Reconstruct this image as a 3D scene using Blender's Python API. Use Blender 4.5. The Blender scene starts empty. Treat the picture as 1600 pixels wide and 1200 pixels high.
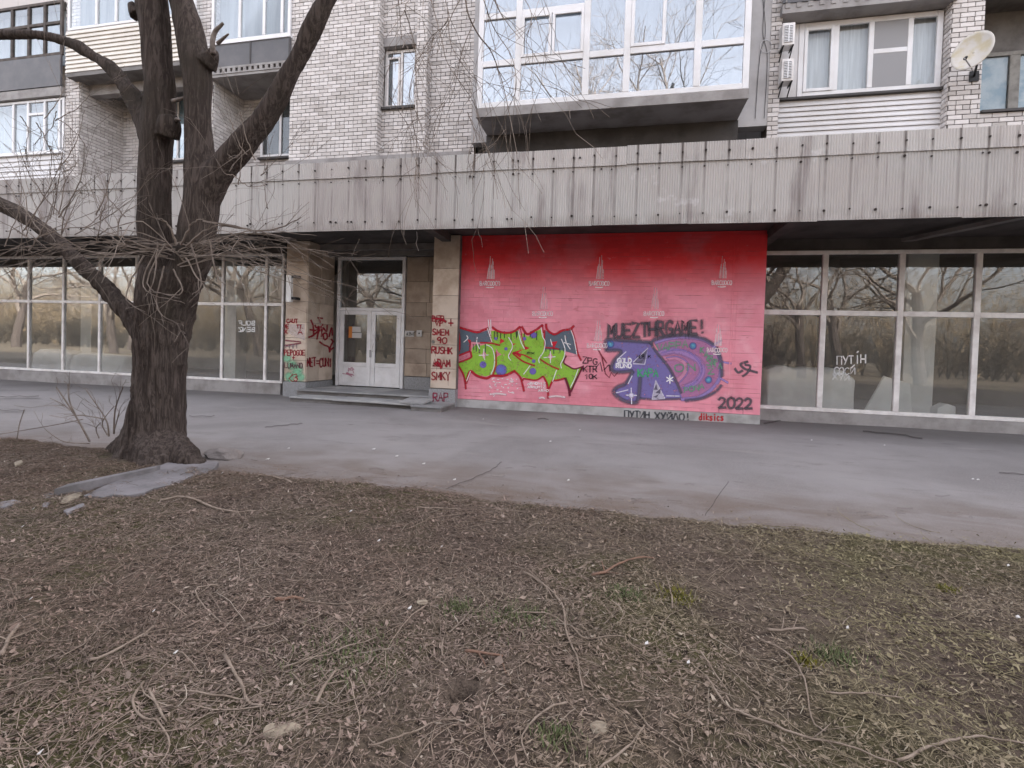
import bpy, bmesh, math, random
import numpy as np
from mathutils import Vector, Matrix, noise as mnoise
from mathutils.geometry import tessellate_polygon

R_ = random.Random(7)
NR = np.random.default_rng(11)
scene = bpy.context.scene
COL = scene.collection

# ------------------------------------------------------------------ camera
EYE = 1.5
F_PX, YAW, PITCH, ROLL, CY = 774.813, .2134547, .02255812, .03158673, 562.687
def _rot():
    cy, sy, cp, sp, cr, sr = math.cos(YAW), math.sin(YAW), math.cos(PITCH), math.sin(PITCH), math.cos(ROLL), math.sin(ROLL)
    Rz = np.array([[cy, sy, 0], [-sy, cy, 0], [0, 0, 1]])
    B = np.array([[1, 0, 0], [0, 0, -1], [0, 1, 0]], float)
    Rx = np.array([[1, 0, 0], [0, cp, -sp], [0, sp, cp]])
    Rr = np.array([[cr, -sr, 0], [sr, cr, 0], [0, 0, 1]])
    return Rr @ Rx @ B @ Rz
RC = _rot()
cam = bpy.data.cameras.new("camera"); camo = bpy.data.objects.new("camera", cam); COL.objects.link(camo)
camo.matrix_world = Matrix([[RC[0][i], -RC[1][i], -RC[2][i], (0, 0, EYE)[i]] for i in range(3)] + [[0, 0, 0, 1]])
cam.sensor_fit = 'HORIZONTAL'; cam.sensor_width = 36; cam.lens = F_PX / 1600 * 36
cam.shift_y = -(600 - CY) / 1600
cam.clip_start = .05; cam.clip_end = 1500
scene.camera = camo

# ------------------------------------------------------------------ sky, sun, exposure
SUN_EL, SUN_AZ = math.radians(38), math.radians(28)     # sun stands behind the building; azimuth from +Y towards +X
world = bpy.data.worlds.new("World"); scene.world = world; world.use_nodes = True
wn = world.node_tree.nodes; wl = world.node_tree.links; wn.clear()
wo = wn.new('ShaderNodeOutputWorld'); bg = wn.new('ShaderNodeBackground'); sky = wn.new('ShaderNodeTexSky'); hs = wn.new('ShaderNodeHueSaturation')
sky.sky_type = 'NISHITA'; sky.sun_disc = False; sky.sun_elevation = SUN_EL; sky.sun_rotation = SUN_AZ
sky.air_density = 1.0; sky.dust_density = 4.0; sky.ozone_density = 1.0
hs.inputs['Saturation'].default_value = .34
bg.inputs[1].default_value = .12
wl.new(sky.outputs[0], hs.inputs['Color']); tint = wn.new('ShaderNodeMix'); tint.data_type = 'RGBA'; tint.blend_type = 'MULTIPLY'; tint.inputs[0].default_value = 1; tint.inputs[7].default_value = (1.045, .995, .975, 1)
wl.new(hs.outputs[0], tint.inputs[6]); wl.new(tint.outputs[2], bg.inputs[0]); wl.new(bg.outputs[0], wo.inputs[0])
sl = bpy.data.lights.new("sun", 'SUN'); slo = bpy.data.objects.new("sun", sl); COL.objects.link(slo)
sl.energy = 3.0; sl.angle = math.radians(.5); sl.color = (1, .93, .82)
_sd = Vector((math.sin(SUN_AZ) * math.cos(SUN_EL), math.cos(SUN_AZ) * math.cos(SUN_EL), math.sin(SUN_EL)))
slo.rotation_euler = _sd.to_track_quat('Z', 'Y').to_euler(); slo.location = _sd * 60
scene.view_settings.view_transform = 'Standard'; scene.view_settings.look = 'None'
scene.view_settings.gamma = 1; scene.view_settings.exposure = 3.02
scene.cycles.transparent_max_bounces = 64
scene.cycles.max_bounces = 8
scene.cycles.caustics_reflective = False; scene.cycles.caustics_refractive = False

# ------------------------------------------------------------------ surveying helpers: a photo measurement -> a place in the world
def ray(x, y):
    return RC.T @ np.array([(x - 800) / F_PX, (y - CY) / F_PX, 1.])
def P(x, y, Y):                                  # point on the vertical plane at depth Y -> (X, Z)
    d = ray(x, y); t = Y / d[1]; return float(d[0] * t), float(EYE + d[2] * t)
def PX(x, y, Y): return P(x, y, Y)[0]
def PZ(x, y, Y): return P(x, y, Y)[1]
def G(x, y, z=0.):                               # point on the ground at height z
    d = ray(x, y); t = (z - EYE) / d[2]; return float(d[0] * t), float(d[1] * t), z
def PV(x, y, Y): a, b = P(x, y, Y); return Vector((a, Y, b))
def px_size(p):                                  # metres per photo pixel at a point
    v = RC @ (np.array(p) - np.array([0, 0, EYE])); return v[2] / F_PX
def proj(p):
    v = RC @ (np.array(p, float) - np.array([0, 0, EYE]))
    return (800 + F_PX * v[0] / v[2], CY + F_PX * v[1] / v[2], v[2]) if v[2] > .01 else (-9999, -9999, -1)

# ------------------------------------------------------------------ materials
def lin(c):
    f = lambda u: u / 12.92 if u <= .04045 else ((u + .055) / 1.055) ** 2.4
    if isinstance(c, str):
        c = [int(c[i:i + 2], 16) / 255 for i in (0, 2, 4)]
        return tuple(f(u) for u in c) + (1.,)
    return tuple(c) + (1.,)
class NT:
    def __init__(s, name, world=False):
        s.m = bpy.data.materials.new(name); s.m.use_nodes = True
        s.n = s.m.node_tree.nodes; s.l = s.m.node_tree.links
        s.b = s.n['Principled BSDF']; s.out = s.n['Material Output']
        s.tc = s.n.new('ShaderNodeTexCoord'); s.co = s.n.new('ShaderNodeNewGeometry').outputs['Position'] if world else s.tc.outputs['Object']
    def link(s, a, b): s.l.new(a, b)
    def noise(s, scale, detail=5, stretch=None, rough=.6, vec=None, dist=0):
        v = vec or s.co
        if stretch:
            mp = s.n.new('ShaderNodeMapping'); mp.inputs['Scale'].default_value = stretch; s.link(v, mp.inputs[0]); v = mp.outputs[0]
        t = s.n.new('ShaderNodeTexNoise'); t.inputs['Scale'].default_value = scale; t.inputs['Detail'].default_value = detail
        t.inputs['Roughness'].default_value = rough; t.inputs['Distortion'].default_value = dist
        s.link(v, t.inputs['Vector']); return t.outputs[0]
    def vor(s, scale, stretch=None, feat='F1'):
        v = s.co
        if stretch:
            mp = s.n.new('ShaderNodeMapping'); mp.inputs['Scale'].default_value = stretch; s.link(v, mp.inputs[0]); v = mp.outputs[0]
        t = s.n.new('ShaderNodeTexVoronoi'); t.feature = feat; t.inputs['Scale'].default_value = scale; s.link(v, t.inputs['Vector']); return t.outputs[0]
    def ramp(s, fac, lo, hi):
        r = s.n.new('ShaderNodeMapRange'); r.inputs[1].default_value = lo; r.inputs[2].default_value = hi; r.interpolation_type = 'SMOOTHSTEP'
        s.link(fac, r.inputs[0]); return r.outputs[0]
    def math(s, op, a, b=None):
        m = s.n.new('ShaderNodeMath'); m.operation = op
        for i, v in enumerate((a, b)):
            if v is None: continue
            if isinstance(v, (int, float)): m.inputs[i].default_value = v
            else: s.link(v, m.inputs[i])
        return m.outputs[0]
    def mix(s, fac, a, b):
        m = s.n.new('ShaderNodeMix'); m.data_type = 'RGBA'
        for sock, v in ((m.inputs[0], fac), (m.inputs[6], a), (m.inputs[7], b)):
            if isinstance(v, (int, float)): sock.default_value = v
            elif isinstance(v, tuple): sock.default_value = v
            else: s.link(v, sock)
        return m.outputs[2]
    def sep(s):
        x = s.n.new('ShaderNodeSeparateXYZ'); s.link(s.co, x.inputs[0]); return x.outputs
    def rnd(s):
        g = s.n.new('ShaderNodeNewGeometry'); o = s.n.new('ShaderNodeObjectInfo')
        return s.math('FRACT', s.math('ADD', g.outputs['Random Per Island'], o.outputs['Random']))
    def bump(s, h, strength=.5, dist=.01):
        b = s.n.new('ShaderNodeBump'); b.inputs['Strength'].default_value = strength; b.inputs['Distance'].default_value = dist
        s.link(h, b.inputs['Height']); s.link(b.outputs[0], s.b.inputs['Normal'])
    def done(s, col, rough=.85, spec=.3):
        if isinstance(col, tuple): s.b.inputs['Base Color'].default_value = col
        else: s.link(col, s.b.inputs['Base Color'])
        if isinstance(rough, (int, float)): s.b.inputs['Roughness'].default_value = rough
        else: s.link(rough, s.b.inputs['Roughness'])
        s.b.inputs['Specular IOR Level'].default_value = spec
        return s.m
def simple(name, c, c2=None, scale=6, lo=.35, hi=.7, rough=.8, spec=.3, bs=None, bstr=.3, stretch=None, island=0):
    t = NT(name, True); col = lin(c)
    if c2: col = t.mix(t.ramp(t.noise(scale, stretch=stretch), lo, hi), col, lin(c2))
    if island:
        r = t.rnd(); hsv = t.n.new('ShaderNodeHueSaturation')
        t.link(t.math('ADD', t.math('MULTIPLY', r, island * 2), 1 - island), hsv.inputs['Value'])
        if isinstance(col, tuple): hsv.inputs['Color'].default_value = col
        else: t.link(col, hsv.inputs['Color'])
        col = hsv.outputs[0]
    if bs: t.bump(t.noise(bs, 6), bstr)
    return t.done(col, rough, spec)

M = {}
def mk_mats():
    # white silicate brick
    t = NT('silicate_brick', True); r = t.rnd()
    c = t.mix(r, lin((.54, .505, .485)), lin((.72, .685, .67)))
    c = t.mix(t.ramp(t.math('FRACT', t.math('MULTIPLY', r, 7.3)), .90, .97), c, lin((.46, .43, .41)))
    c = t.mix(t.ramp(t.noise(.9, 6), .55, .85), c, lin((.46, .43, .42)))
    c = t.mix(t.ramp(t.noise(5, 6, stretch=(1, 1, .22)), .58, .82), c, lin((.32, .285, .26)))
    t.bump(t.noise(60, 4), .5, .006); M['brick'] = t.done(c, .9, .2)
    M['mortar'] = simple('mortar', (.11, .10, .095), (.19, .175, .165), 5, bs=40)
    # painted shop wall: paint still deep red where the canopy sheltered it, bleached pink below
    t = NT('bleached_red_paint', True); s = t.sep(); wob = t.noise(1.1, 4)
    z = t.math('ADD', s[2], t.math('MULTIPLY', t.math('SUBTRACT', wob, .5), .45))
    c = t.mix(t.ramp(z, 2.6, 3.75), lin((.80, .31, .385)), lin((.66, .034, .042)))
    low = t.math('SUBTRACT', 1., t.ramp(s[2], 2.2, 3.3))
    c = t.mix(t.math('MULTIPLY', low, t.ramp(t.noise(2.3, 6), .5, .75)), c, lin((.84, .40, .475)))
    c = t.mix(t.math('MULTIPLY', .6, t.ramp(t.noise(9, 6, stretch=(.5, 1, 1)), .62, .74)), c, lin((.56, .16, .19)))
    jn = t.math('ABSOLUTE', t.math('SUBTRACT', t.math('FRACT', t.math('MULTIPLY', t.math('ADD', s[2], t.math('MULTIPLY', t.noise(3, 2), .02)), 1 / .0985)), .5))
    c = t.mix(t.math('MULTIPLY', t.math('MULTIPLY', t.ramp(jn, .40, .49), t.ramp(t.noise(2.6, 5, stretch=(.5, 1, 2.2)), .47, .66)), .75), c, lin((.30, .06, .075)))
    c = t.mix(t.math('MULTIPLY', t.ramp(t.noise(.8, 6), .42, .66), .5), c, lin((.55, .15, .19)))
    r = t.rnd(); hsv = t.n.new('ShaderNodeHueSaturation'); t.link(t.math('ADD', t.math('MULTIPLY', r, .10), .95), hsv.inputs['Value']); t.link(c, hsv.inputs['Color'])
    t.bump(t.noise(45, 5), .45, .008); M['redpaint'] = t.done(hsv.outputs[0], .75, .3)
    M['redjoint'] = simple('red_paint_joint', (.44, .13, .155), (.36, .09, .11), 4)
    M['plinth'] = simple('whitewashed_plinth', (.46, .45, .45), (.30, .29, .28), 3, bs=30, rough=.9)
    # corrugated canopy sheet with rust runs under the bolts
    t = NT('corrugated_sheet', True); s = t.sep(); r = t.rnd()
    c = t.mix(t.ramp(t.noise(.35, 3), .35, .65), lin((.45, .418, .40)), lin((.465, .45, .435)))
    hsv = t.n.new('ShaderNodeHueSaturation'); t.link(t.math('ADD', t.math('MULTIPLY', r, .14), .93), hsv.inputs['Value']); t.link(c, hsv.inputs['Color']); c = hsv.outputs[0]
    c = t.mix(t.ramp(t.noise(2.2, 7, stretch=(1, 1, .16)), .48, .74), c, lin((.24, .21, .205)))
    c = t.mix(t.ramp(t.noise(11, 4, stretch=(1, 1, .05)), .6, .8), c, lin((.33, .30, .29)))
    ph = t.math('ABSOLUTE', t.math('SUBTRACT', t.math('FRACT', t.math('MULTIPLY', s[0], 1 / .423)), .5))
    thin = t.math('SUBTRACT', 1., t.ramp(ph, .015, .075))
    run = t.math('MULTIPLY', thin, t.ramp(t.noise(2.2, 3, stretch=(1, 1, .5)), .32, .62))
    top = t.ramp(s[2], 5.05, 5.41)
    run = t.math('MULTIPLY', run, t.math('ADD', t.math('MULTIPLY', top, .5), .38))
    c = t.mix(run, c, lin((.06, .045, .04)))
    edge = t.math('MULTIPLY', t.math('SUBTRACT', 1., t.ramp(s[2], 4.07, 4.36)), t.ramp(t.noise(2.5, 4), .3, .6))
    c = t.mix(t.math('MULTIPLY', edge, .45), c, lin((.2, .17, .15)))
    pt = t.math('MULTIPLY', t.ramp(t.noise(1.7, 6), .60, .68), t.math('MULTIPLY', t.ramp(s[0], -.55, .3), t.math('SUBTRACT', 1., t.ramp(s[0], 3.2, 4.0))))
    c = t.mix(t.math('MULTIPLY', pt, .5), c, lin((.66, .65, .66)))
    M['sheet'] = t.done(c, .8, .25)
    M['bolt'] = simple('rusty_bolt', (.03, .022, .02), rough=.9)
    M['concrete'] = simple('grey_concrete', (.34, .325, .32), (.22, .205, .2), 2.2, bs=25)
    M['panel'] = simple('pale_rendered_panel', (.50, .49, .495), (.40, .385, .385), 1.4, bs=25)
    M['screen'] = simple('insect_screen', (.30, .30, .31))
    M['baycurtain'] = simple('bay_dim_curtain', (.36, .38, .40), (.24, .26, .28), 1.2, stretch=(4, 1, .3))
    M['concrete_dark'] = simple('dark_concrete', (.20, .19, .185), (.12, .11, .105), 2.2, bs=25)
    M['soffit'] = simple('dark_soffit', (.085, .078, .075), (.05, .045, .043), 1.8, bs=20)
    M['baysoffit'] = simple('weathered_bay_soffit', (.34, .325, .335), (.2, .185, .18), 1.6, bs=20)
    M['stone'] = simple('beige_stone_facing', (.56, .47, .39), (.37, .29, .225), 1.6, .38, .7, bs=14, bstr=.35, island=.14)
    M['stone_dark'] = simple('smoky_stone_facing', (.42, .34, .27), (.27, .21, .165), 2, .38, .7, bs=14, bstr=.35, island=.16)
    M['granite'] = simple('grey_granite', (.30, .305, .315), (.21, .21, .215), 30, bs=60, rough=.6, island=.08)
    M['step'] = simple('worn_step_slab', (.26, .26, .265), (.36, .355, .35), 2.5, bs=30, island=.2)
    M['pvc'] = simple('white_pvc', (.76, .76, .78), (.66, .65, .65), 1.5, rough=.35, spec=.5)
    M['pvc_dirty'] = simple('dusty_shop_frame', (.84, .82, .81), (.64, .61, .60), 4, rough=.5, spec=.4)
    M['pvc_blue'] = simple('pale_door_frame', (.82, .82, .84), (.70, .70, .71), 3, rough=.4, spec=.5)
    M['oldframe'] = simple('old_dark_timber_frame', (.07, .06, .055), (.12, .1, .09), 6)
    M['greyframe'] = simple('grey_timber_frame', (.30, .29, .27), (.2, .19, .18), 6)
    M['siding'] = simple('white_siding', (.70, .69, .70), (.58, .565, .56), 1.2, rough=.5, spec=.4)
    M['beige_siding'] = simple('cream_siding', (.70, .66, .60), (.6, .56, .5), 1.2, rough=.5, spec=.4)
    M['greypanel'] = simple('grey_metal_panel', (.10, .10, .108), (.135, .13, .138), 1.6, rough=.55, spec=.4)
    M['sill'] = simple('dark_tin_sill', (.06, .055, .055), rough=.5)
    M['metal'] = simple('dull_metal', (.35, .35, .36), rough=.4, spec=.5)
    M['black'] = simple('black_iron', (.02, .02, .022), rough=.6)
    M['curtain'] = simple('net_curtain', (.72, .73, .74), (.55, .56, .57), 3, stretch=(6, 1, .3), rough=.9)
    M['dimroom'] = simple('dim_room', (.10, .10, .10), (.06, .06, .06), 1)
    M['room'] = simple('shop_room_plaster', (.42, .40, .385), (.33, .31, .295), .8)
    M['roomfloor'] = simple('shop_room_floor', (.20, .19, .18), (.13, .12, .11), 2)
    M['film'] = simple('white_dust_sheet', (.84, .85, .85), (.72, .73, .73), 2.2, bs=3, bstr=.6)
    M['paper'] = simple('white_paper', (.55, .54, .53), rough=.8)
    M['orange'] = simple('orange_paper', (.62, .22, .05), rough=.8)
    M['lamp'] = simple('white_plastic_box', (.80, .80, .80), rough=.4)
    M['dish'] = simple('enamel_dish', (.62, .59, .55), (.56, .50, .36), 4, .5, .7, rough=.4)
    M['glassblue'] = simple('curtain_blue', (.2, .3, .36), (.45, .5, .52), 3)
    # spray paint: colour and soft edge come from the paint strokes themselves
    t = NT('spray_paint'); a = t.n.new('ShaderNodeAttribute'); a.attribute_name = 'paint'
    tr = t.n.new('ShaderNodeBsdfTransparent'); mx = t.n.new('ShaderNodeMixShader')
    al = t.math('MULTIPLY', a.outputs['Alpha'], t.math('MULTIPLY', t.ramp(t.noise(16, 5), .22, .46), t.ramp(t.noise(70, 3), .2, .42)))
    t.link(al, mx.inputs[0]); t.link(tr.outputs[0], mx.inputs[1]); t.link(t.b.outputs[0], mx.inputs[2]); t.link(mx.outputs[0], t.out.inputs[0])
    M['spray'] = t.done(a.outputs['Color'], .7, .3)
    # glass: partly mirror, partly clear
    for nm, mn, mxf, tint in (('glass', .03, .22, (.93, .95, .96)), ('glass_shop', .05, .42, (.93, .94, .93)), ('glass_hi', .18, .75, (.88, .92, .95)), ('glass_door', .07, .5, (.8, .82, .82))):
        t = NT('window_' + nm, True); t.n.remove(t.b)
        tr = t.n.new('ShaderNodeBsdfTransparent'); tr.inputs[0].default_value = tint + (1,)
        gl = t.n.new('ShaderNodeBsdfGlossy'); gl.inputs['Roughness'].default_value = .004; gl.inputs[0].default_value = (.95, .97, 1, 1)
        lw = t.n.new('ShaderNodeLayerWeight'); lw.inputs[0].default_value = .25
        f = t.n.new('ShaderNodeMapRange'); f.inputs[3].default_value = mn; f.inputs[4].default_value = mxf; t.link(lw.outputs['Fresnel'], f.inputs[0])
        bp = t.n.new('ShaderNodeBump'); bp.inputs['Strength'].default_value = .03; bp.inputs['Distance'].default_value = .01
        t.link(t.noise(1.3, 2), bp.inputs['Height']); t.link(bp.outputs[0], gl.inputs['Normal'])
        mx = t.n.new('ShaderNodeMixShader'); t.link(f.outputs[0], mx.inputs[0]); t.link(tr.outputs[0], mx.inputs[1]); t.link(gl.outputs[0], mx.inputs[2])
        if nm in ('glass_shop', 'glass_door'):
            df = t.n.new('ShaderNodeBsdfDiffuse'); df.inputs[0].default_value = (.52, .49, .46, 1); m2 = t.n.new('ShaderNodeMixShader'); z_ = t.sep()[2]
            veil = t.math('ADD', .035, t.math('MULTIPLY', t.math('ADD', .35, t.noise(1.1, 6)), t.math('ADD', .03, t.math('MULTIPLY', t.math('SUBTRACT', 1., t.ramp(z_, .3, 1.5)), .10 if nm == 'glass_shop' else .02))))
            t.link(veil, m2.inputs[0]); t.link(mx.outputs[0], m2.inputs[1]); t.link(df.outputs[0], m2.inputs[2]); mx = m2; gl.inputs['Roughness'].default_value = .01
        t.link(mx.outputs[0], t.out.inputs[0]); M[nm] = t.m
    # ground
    t = NT('worn_asphalt'); s = t.sep()
    c = t.mix(t.ramp(t.noise(.45, 6), .35, .68), lin((.20, .188, .19)), lin((.27, .254, .256)))
    c = t.mix(t.ramp(t.noise(2.6, 6, stretch=(.4, 1, 1)), .55, .75), c, lin((.155, .142, .142)))
    c = t.mix(t.ramp(t.noise(60, 4), .42, .66), c, lin((.27, .255, .25)))
    dust = t.math('ADD', s[1], t.math('MULTIPLY', t.noise(.9, 6), 2.6))
    c = t.mix(t.math('MULTIPLY', t.ramp(t.noise(.28, 7, dist=1.2), .44, .64), .4), c, lin((.15, .138, .138)))
    c = t.mix(t.math('MULTIPLY', t.ramp(t.noise(1.4, 7, stretch=(.3, 1, 1), dist=.8), .58, .72), .7), c, lin((.28, .26, .252)))
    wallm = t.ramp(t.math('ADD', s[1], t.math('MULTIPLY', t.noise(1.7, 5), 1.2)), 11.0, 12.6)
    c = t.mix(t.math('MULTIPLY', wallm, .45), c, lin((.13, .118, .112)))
    c = t.mix(t.math('MULTIPLY', t.math('SUBTRACT', 1., t.ramp(dust, 5.9, 8.2)), t.math('ADD', .45, t.math('MULTIPLY', t.ramp(t.noise(2.1, 7, stretch=(.45, 1, 1), dist=.6), .38, .6), .55))), c, lin((.15, .118, .10)))
    c = t.mix(t.ramp(t.noise(5, 6, stretch=(.35, 1, 1)), .66, .76), c, lin((.09, .08, .075)))
    c = t.mix(t.ramp(t.noise(160, 2), .70, .74), c, lin((.34, .33, .32)))
    t.bump(t.math('ADD', t.noise(70, 6), t.math('MULTIPLY', t.noise(220, 3), .6)), .9, .012); M['asphalt'] = t.done(c, .88, .3)
    t = NT('bare_soil')
    c = t.mix(t.ramp(t.noise(1.3, 6), .35, .65), lin((.085, .064, .052)), lin((.125, .098, .078)))
    c = t.mix(t.ramp(t.noise(.55, 4), .45, .62), c, lin((.08, .074, .036)))
    c = t.mix(t.ramp(t.noise(26, 6), .45, .7), c, lin((.032, .024, .02)))
    c = t.mix(t.ramp(t.noise(48, 5), .60, .75), c, lin((.19, .155, .12)))
    t.bump(t.noise(38, 8), 1., .03); M['soil'] = t.done(c, .95, .15)
    M['dry_lawn'] = simple('dry_park_grass', (.085, .068, .045), (.12, .092, .06), 1.5, bs=6)
    for nm, a, b in (('leaf', (.12, .088, .073), (.285, .22, .188)), ('twig', (.13, .10, .08), (.30, .24, .195)), ('blade', (.145, .112, .075), (.26, .205, .15))):
        t = NT('dead_' + nm); r = t.rnd(); c = t.mix(r, lin(a), lin(b))
        c = t.mix(t.ramp(t.math('FRACT', t.math('MULTIPLY', r, 9.7)), .93, .99), c, lin((.36, .315, .265)))
        px_ = t.n.new('ShaderNodeSeparateXYZ'); t.link(t.n.new('ShaderNodeNewGeometry').outputs['Position'], px_.inputs[0])
        side = t.ramp(t.math('ADD', px_.outputs[0], t.math('MULTIPLY', t.noise(.9, 5), 3.4)), .2, 4.2); olive = t.math('MULTIPLY', side, t.math('ADD', .35, t.math('MULTIPLY', .65, t.ramp(t.noise(1.0, 5), .42, .6))))
        c = t.mix(t.math('MULTIPLY', olive, .75), c, t.mix(r, lin((.14, .130, .058)), lin((.29, .268, .14))))
        c = t.mix(t.math('MULTIPLY', t.math('SUBTRACT', 1., side), t.math('MULTIPLY', t.ramp(t.noise(.8, 5), .4, .62), .55)), c, t.mix(r, lin((.115, .076, .058)), lin((.235, .168, .135))))
        c = t.mix(t.math('MULTIPLY', t.ramp(t.noise(1.9, 6), .54, .68), .5), c, lin((.085, .066, .054)))
        M[nm] = t.done(c, .85, .25)
    M['green'] = simple('green_weed', (.075, .10, .04), (.12, .13, .06), 20, island=.3)
    M['moss'] = simple('yellow_moss', (.17, .15, .02), (.10, .11, .03), 30)
    t = NT('bark')
    n1 = t.noise(26, 8, stretch=(1, 1, .11), rough=.7, dist=.9)
    c = t.mix(t.ramp(n1, .42, .60), lin((.052, .041, .037)), lin((.115, .093, .083)))
    c = t.mix(t.ramp(t.noise(1.2, 4), .45, .7), c, lin((.06, .05, .042)))
    c = t.mix(t.ramp(t.noise(40, 4, stretch=(1, 1, .3)), .62, .8), c, lin((.17, .145, .125)))
    h = t.math('ADD', n1, t.math('MULTIPLY', t.noise(45, 5, stretch=(1, 1, .3)), .35))
    t.bump(h, 1., .05); M['bark'] = t.done(c, .95, .15)
    M['twigbark'] = simple('twig_bark', (.15, .122, .105), (.25, .21, .18), 5, rough=.9)
    M['golden_twigs'] = simple('golden_twigs', (.25, .185, .11), (.15, .12, .085), .25)
    M['dark_brush'] = simple('dark_brush', (.05, .042, .03), (.03, .026, .02), .8)
    M['deadwood'] = simple('pale_dead_wood', (.22, .19, .175), (.12, .10, .09), 12, bs=30)
    M['stick'] = simple('weathered_stick', (.23, .185, .15), (.15, .115, .09), 14, bs=40)
    M['redstick'] = simple('reddish_stick', (.20, .115, .08), (.13, .08, .06), 14, bs=40)
    M['kerb'] = simple('grey_kerb_concrete', (.185, .175, .185), (.11, .105, .108), 3, bs=30)
    M['tan'] = simple('tan_stone', (.27, .23, .175), (.16, .135, .105), 14, bs=20)
    M['crack'] = simple('crack_dirt', (.045, .04, .037))
mk_mats()

# ------------------------------------------------------------------ object helpers
def tag(o, label=None, cat=None, group=None, kind=None):
    for k, v in (('label', label), ('category', cat), ('group', group), ('kind', kind)):
        if v: o[k] = v
    return o
def empty(name, loc, label, cat, group=None):
    o = bpy.data.objects.new(name, None); COL.objects.link(o); o.location = loc; o.empty_display_size = .2
    return tag(o, label, cat, group)
def attach(o, parent):
    if parent is not None:
        o.parent = parent
        m = Matrix.Identity(4); p = parent; chain = []
        while p is not None: chain.append(p); p = p.parent
        for q in reversed(chain): m = m @ q.matrix_parent_inverse @ q.matrix_basis
        o.matrix_parent_inverse = m.inverted()
    return o
class MB:
    def __init__(s): s.v = []; s.f = []
    def quad(s, a, b, c, d):
        n = len(s.v); s.v += [tuple(a), tuple(b), tuple(c), tuple(d)]; s.f.append((n, n + 1, n + 2, n + 3)); return s
    def box(s, x0, x1, y0, y1, z0, z1):
        n = len(s.v); s.v += [(x, y, z) for x in (x0, x1) for y in (y0, y1) for z in (z0, z1)]
        s.f += [tuple(n + i for i in q) for q in ((0, 1, 3, 2), (4, 6, 7, 5), (0, 4, 5, 1), (2, 3, 7, 6), (0, 2, 6, 4), (1, 5, 7, 3))]; return s
    def prism(s, poly, h, base=None):       # polygon of 3D points extruded by vector h
        n = len(s.v); k = len(poly); h = Vector(h)
        s.v += [tuple(p) for p in poly] + [tuple(Vector(p) + h) for p in poly]
        s.f += [tuple(range(n, n + k))[::-1], tuple(range(n + k, n + 2 * k))] + [(n + i, n + (i + 1) % k, n + k + (i + 1) % k, n + k + i) for i in range(k)]; return s
    def tube(s, pts, rad, seg=6, cap=True):
        pts = [Vector(p) for p in pts]; n0 = len(s.v); k = len(pts); up = None
        for i, p in enumerate(pts):
            t = (pts[min(i + 1, k - 1)] - pts[max(i - 1, 0)])
            t = t.normalized() if t.length > 1e-9 else Vector((0, 0, 1))
            if up is None: up = t.orthogonal().normalized()
            up = (up - t * up.dot(t)); up = up.normalized() if up.length > 1e-6 else t.orthogonal().normalized()
            w = t.cross(up); r = rad[i] if hasattr(rad, '__len__') else rad
            for j in range(seg):
                a = 2 * math.pi * j / seg; s.v.append(tuple(p + (up * math.cos(a) + w * math.sin(a)) * r))
        for i in range(k - 1):
            for j in range(seg):
                a = n0 + i * seg + j; b = n0 + i * seg + (j + 1) % seg
                s.f.append((a, b, b + seg, a + seg))
        if cap:
            s.f.append(tuple(n0 + j for j in range(seg))[::-1]); s.f.append(tuple(n0 + (k - 1) * seg + j for j in range(seg)))
        return s
    def mesh(s, name, mat, smooth=False):
        me = bpy.data.meshes.new(name); me.from_pydata(s.v, [], s.f); me.materials.append(mat)
        if smooth: me.polygons.foreach_set('use_smooth', [True] * len(me.polygons))
        me.update(); return me
    def build(s, name, mat, parent=None, label=None, smooth=False, kind=None):
        o = bpy.data.objects.new(name, s.mesh(name, M[mat] if isinstance(mat, str) else mat, smooth)); COL.objects.link(o)
        attach(o, parent); return tag(o, label, kind=kind)
def bevel(o, w=.006, seg=1):
    b = o.modifiers.new('edge', 'BEVEL'); b.width = w; b.segments = seg; b.limit_method = 'ANGLE'; return o
def spline(pts, n=8):
    out = []; k = len(pts)
    for i in range(k - 1):
        p0, p1, p2, p3 = pts[max(i - 1, 0)], pts[i], pts[i + 1], pts[min(i + 2, k - 1)]
        for j in range(n):
            t = j / n
            out.append(tuple(.5 * ((2 * b) + (-a + c) * t + (2 * a - 5 * b + 4 * c - d) * t * t + (-a + 3 * b - 3 * c + d) * t ** 3) for a, b, c, d in zip(p0, p1, p2, p3)))
    out.append(tuple(pts[-1])); return out
def slab_holes(mb, x0, x1, y0, y1, z0, z1, holes):
    xs = sorted({x0, x1, *[min(max(h[i], x0), x1) for h in holes for i in (0, 1)]}); zs = sorted({z0, z1, *[min(max(h[i], z0), z1) for h in holes for i in (2, 3)]})
    for a, b in zip(xs, xs[1:]):
        run = None
        for c, d in zip(zs, zs[1:]):
            inside = any(h[0] <= (a + b) / 2 <= h[1] and h[2] <= (c + d) / 2 <= h[3] for h in holes)
            if inside:
                if run: mb.box(a, b, y0, y1, *run); run = None
            else: run = (run[0] if run else c, d)
        if run: mb.box(a, b, y0, y1, *run)
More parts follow.
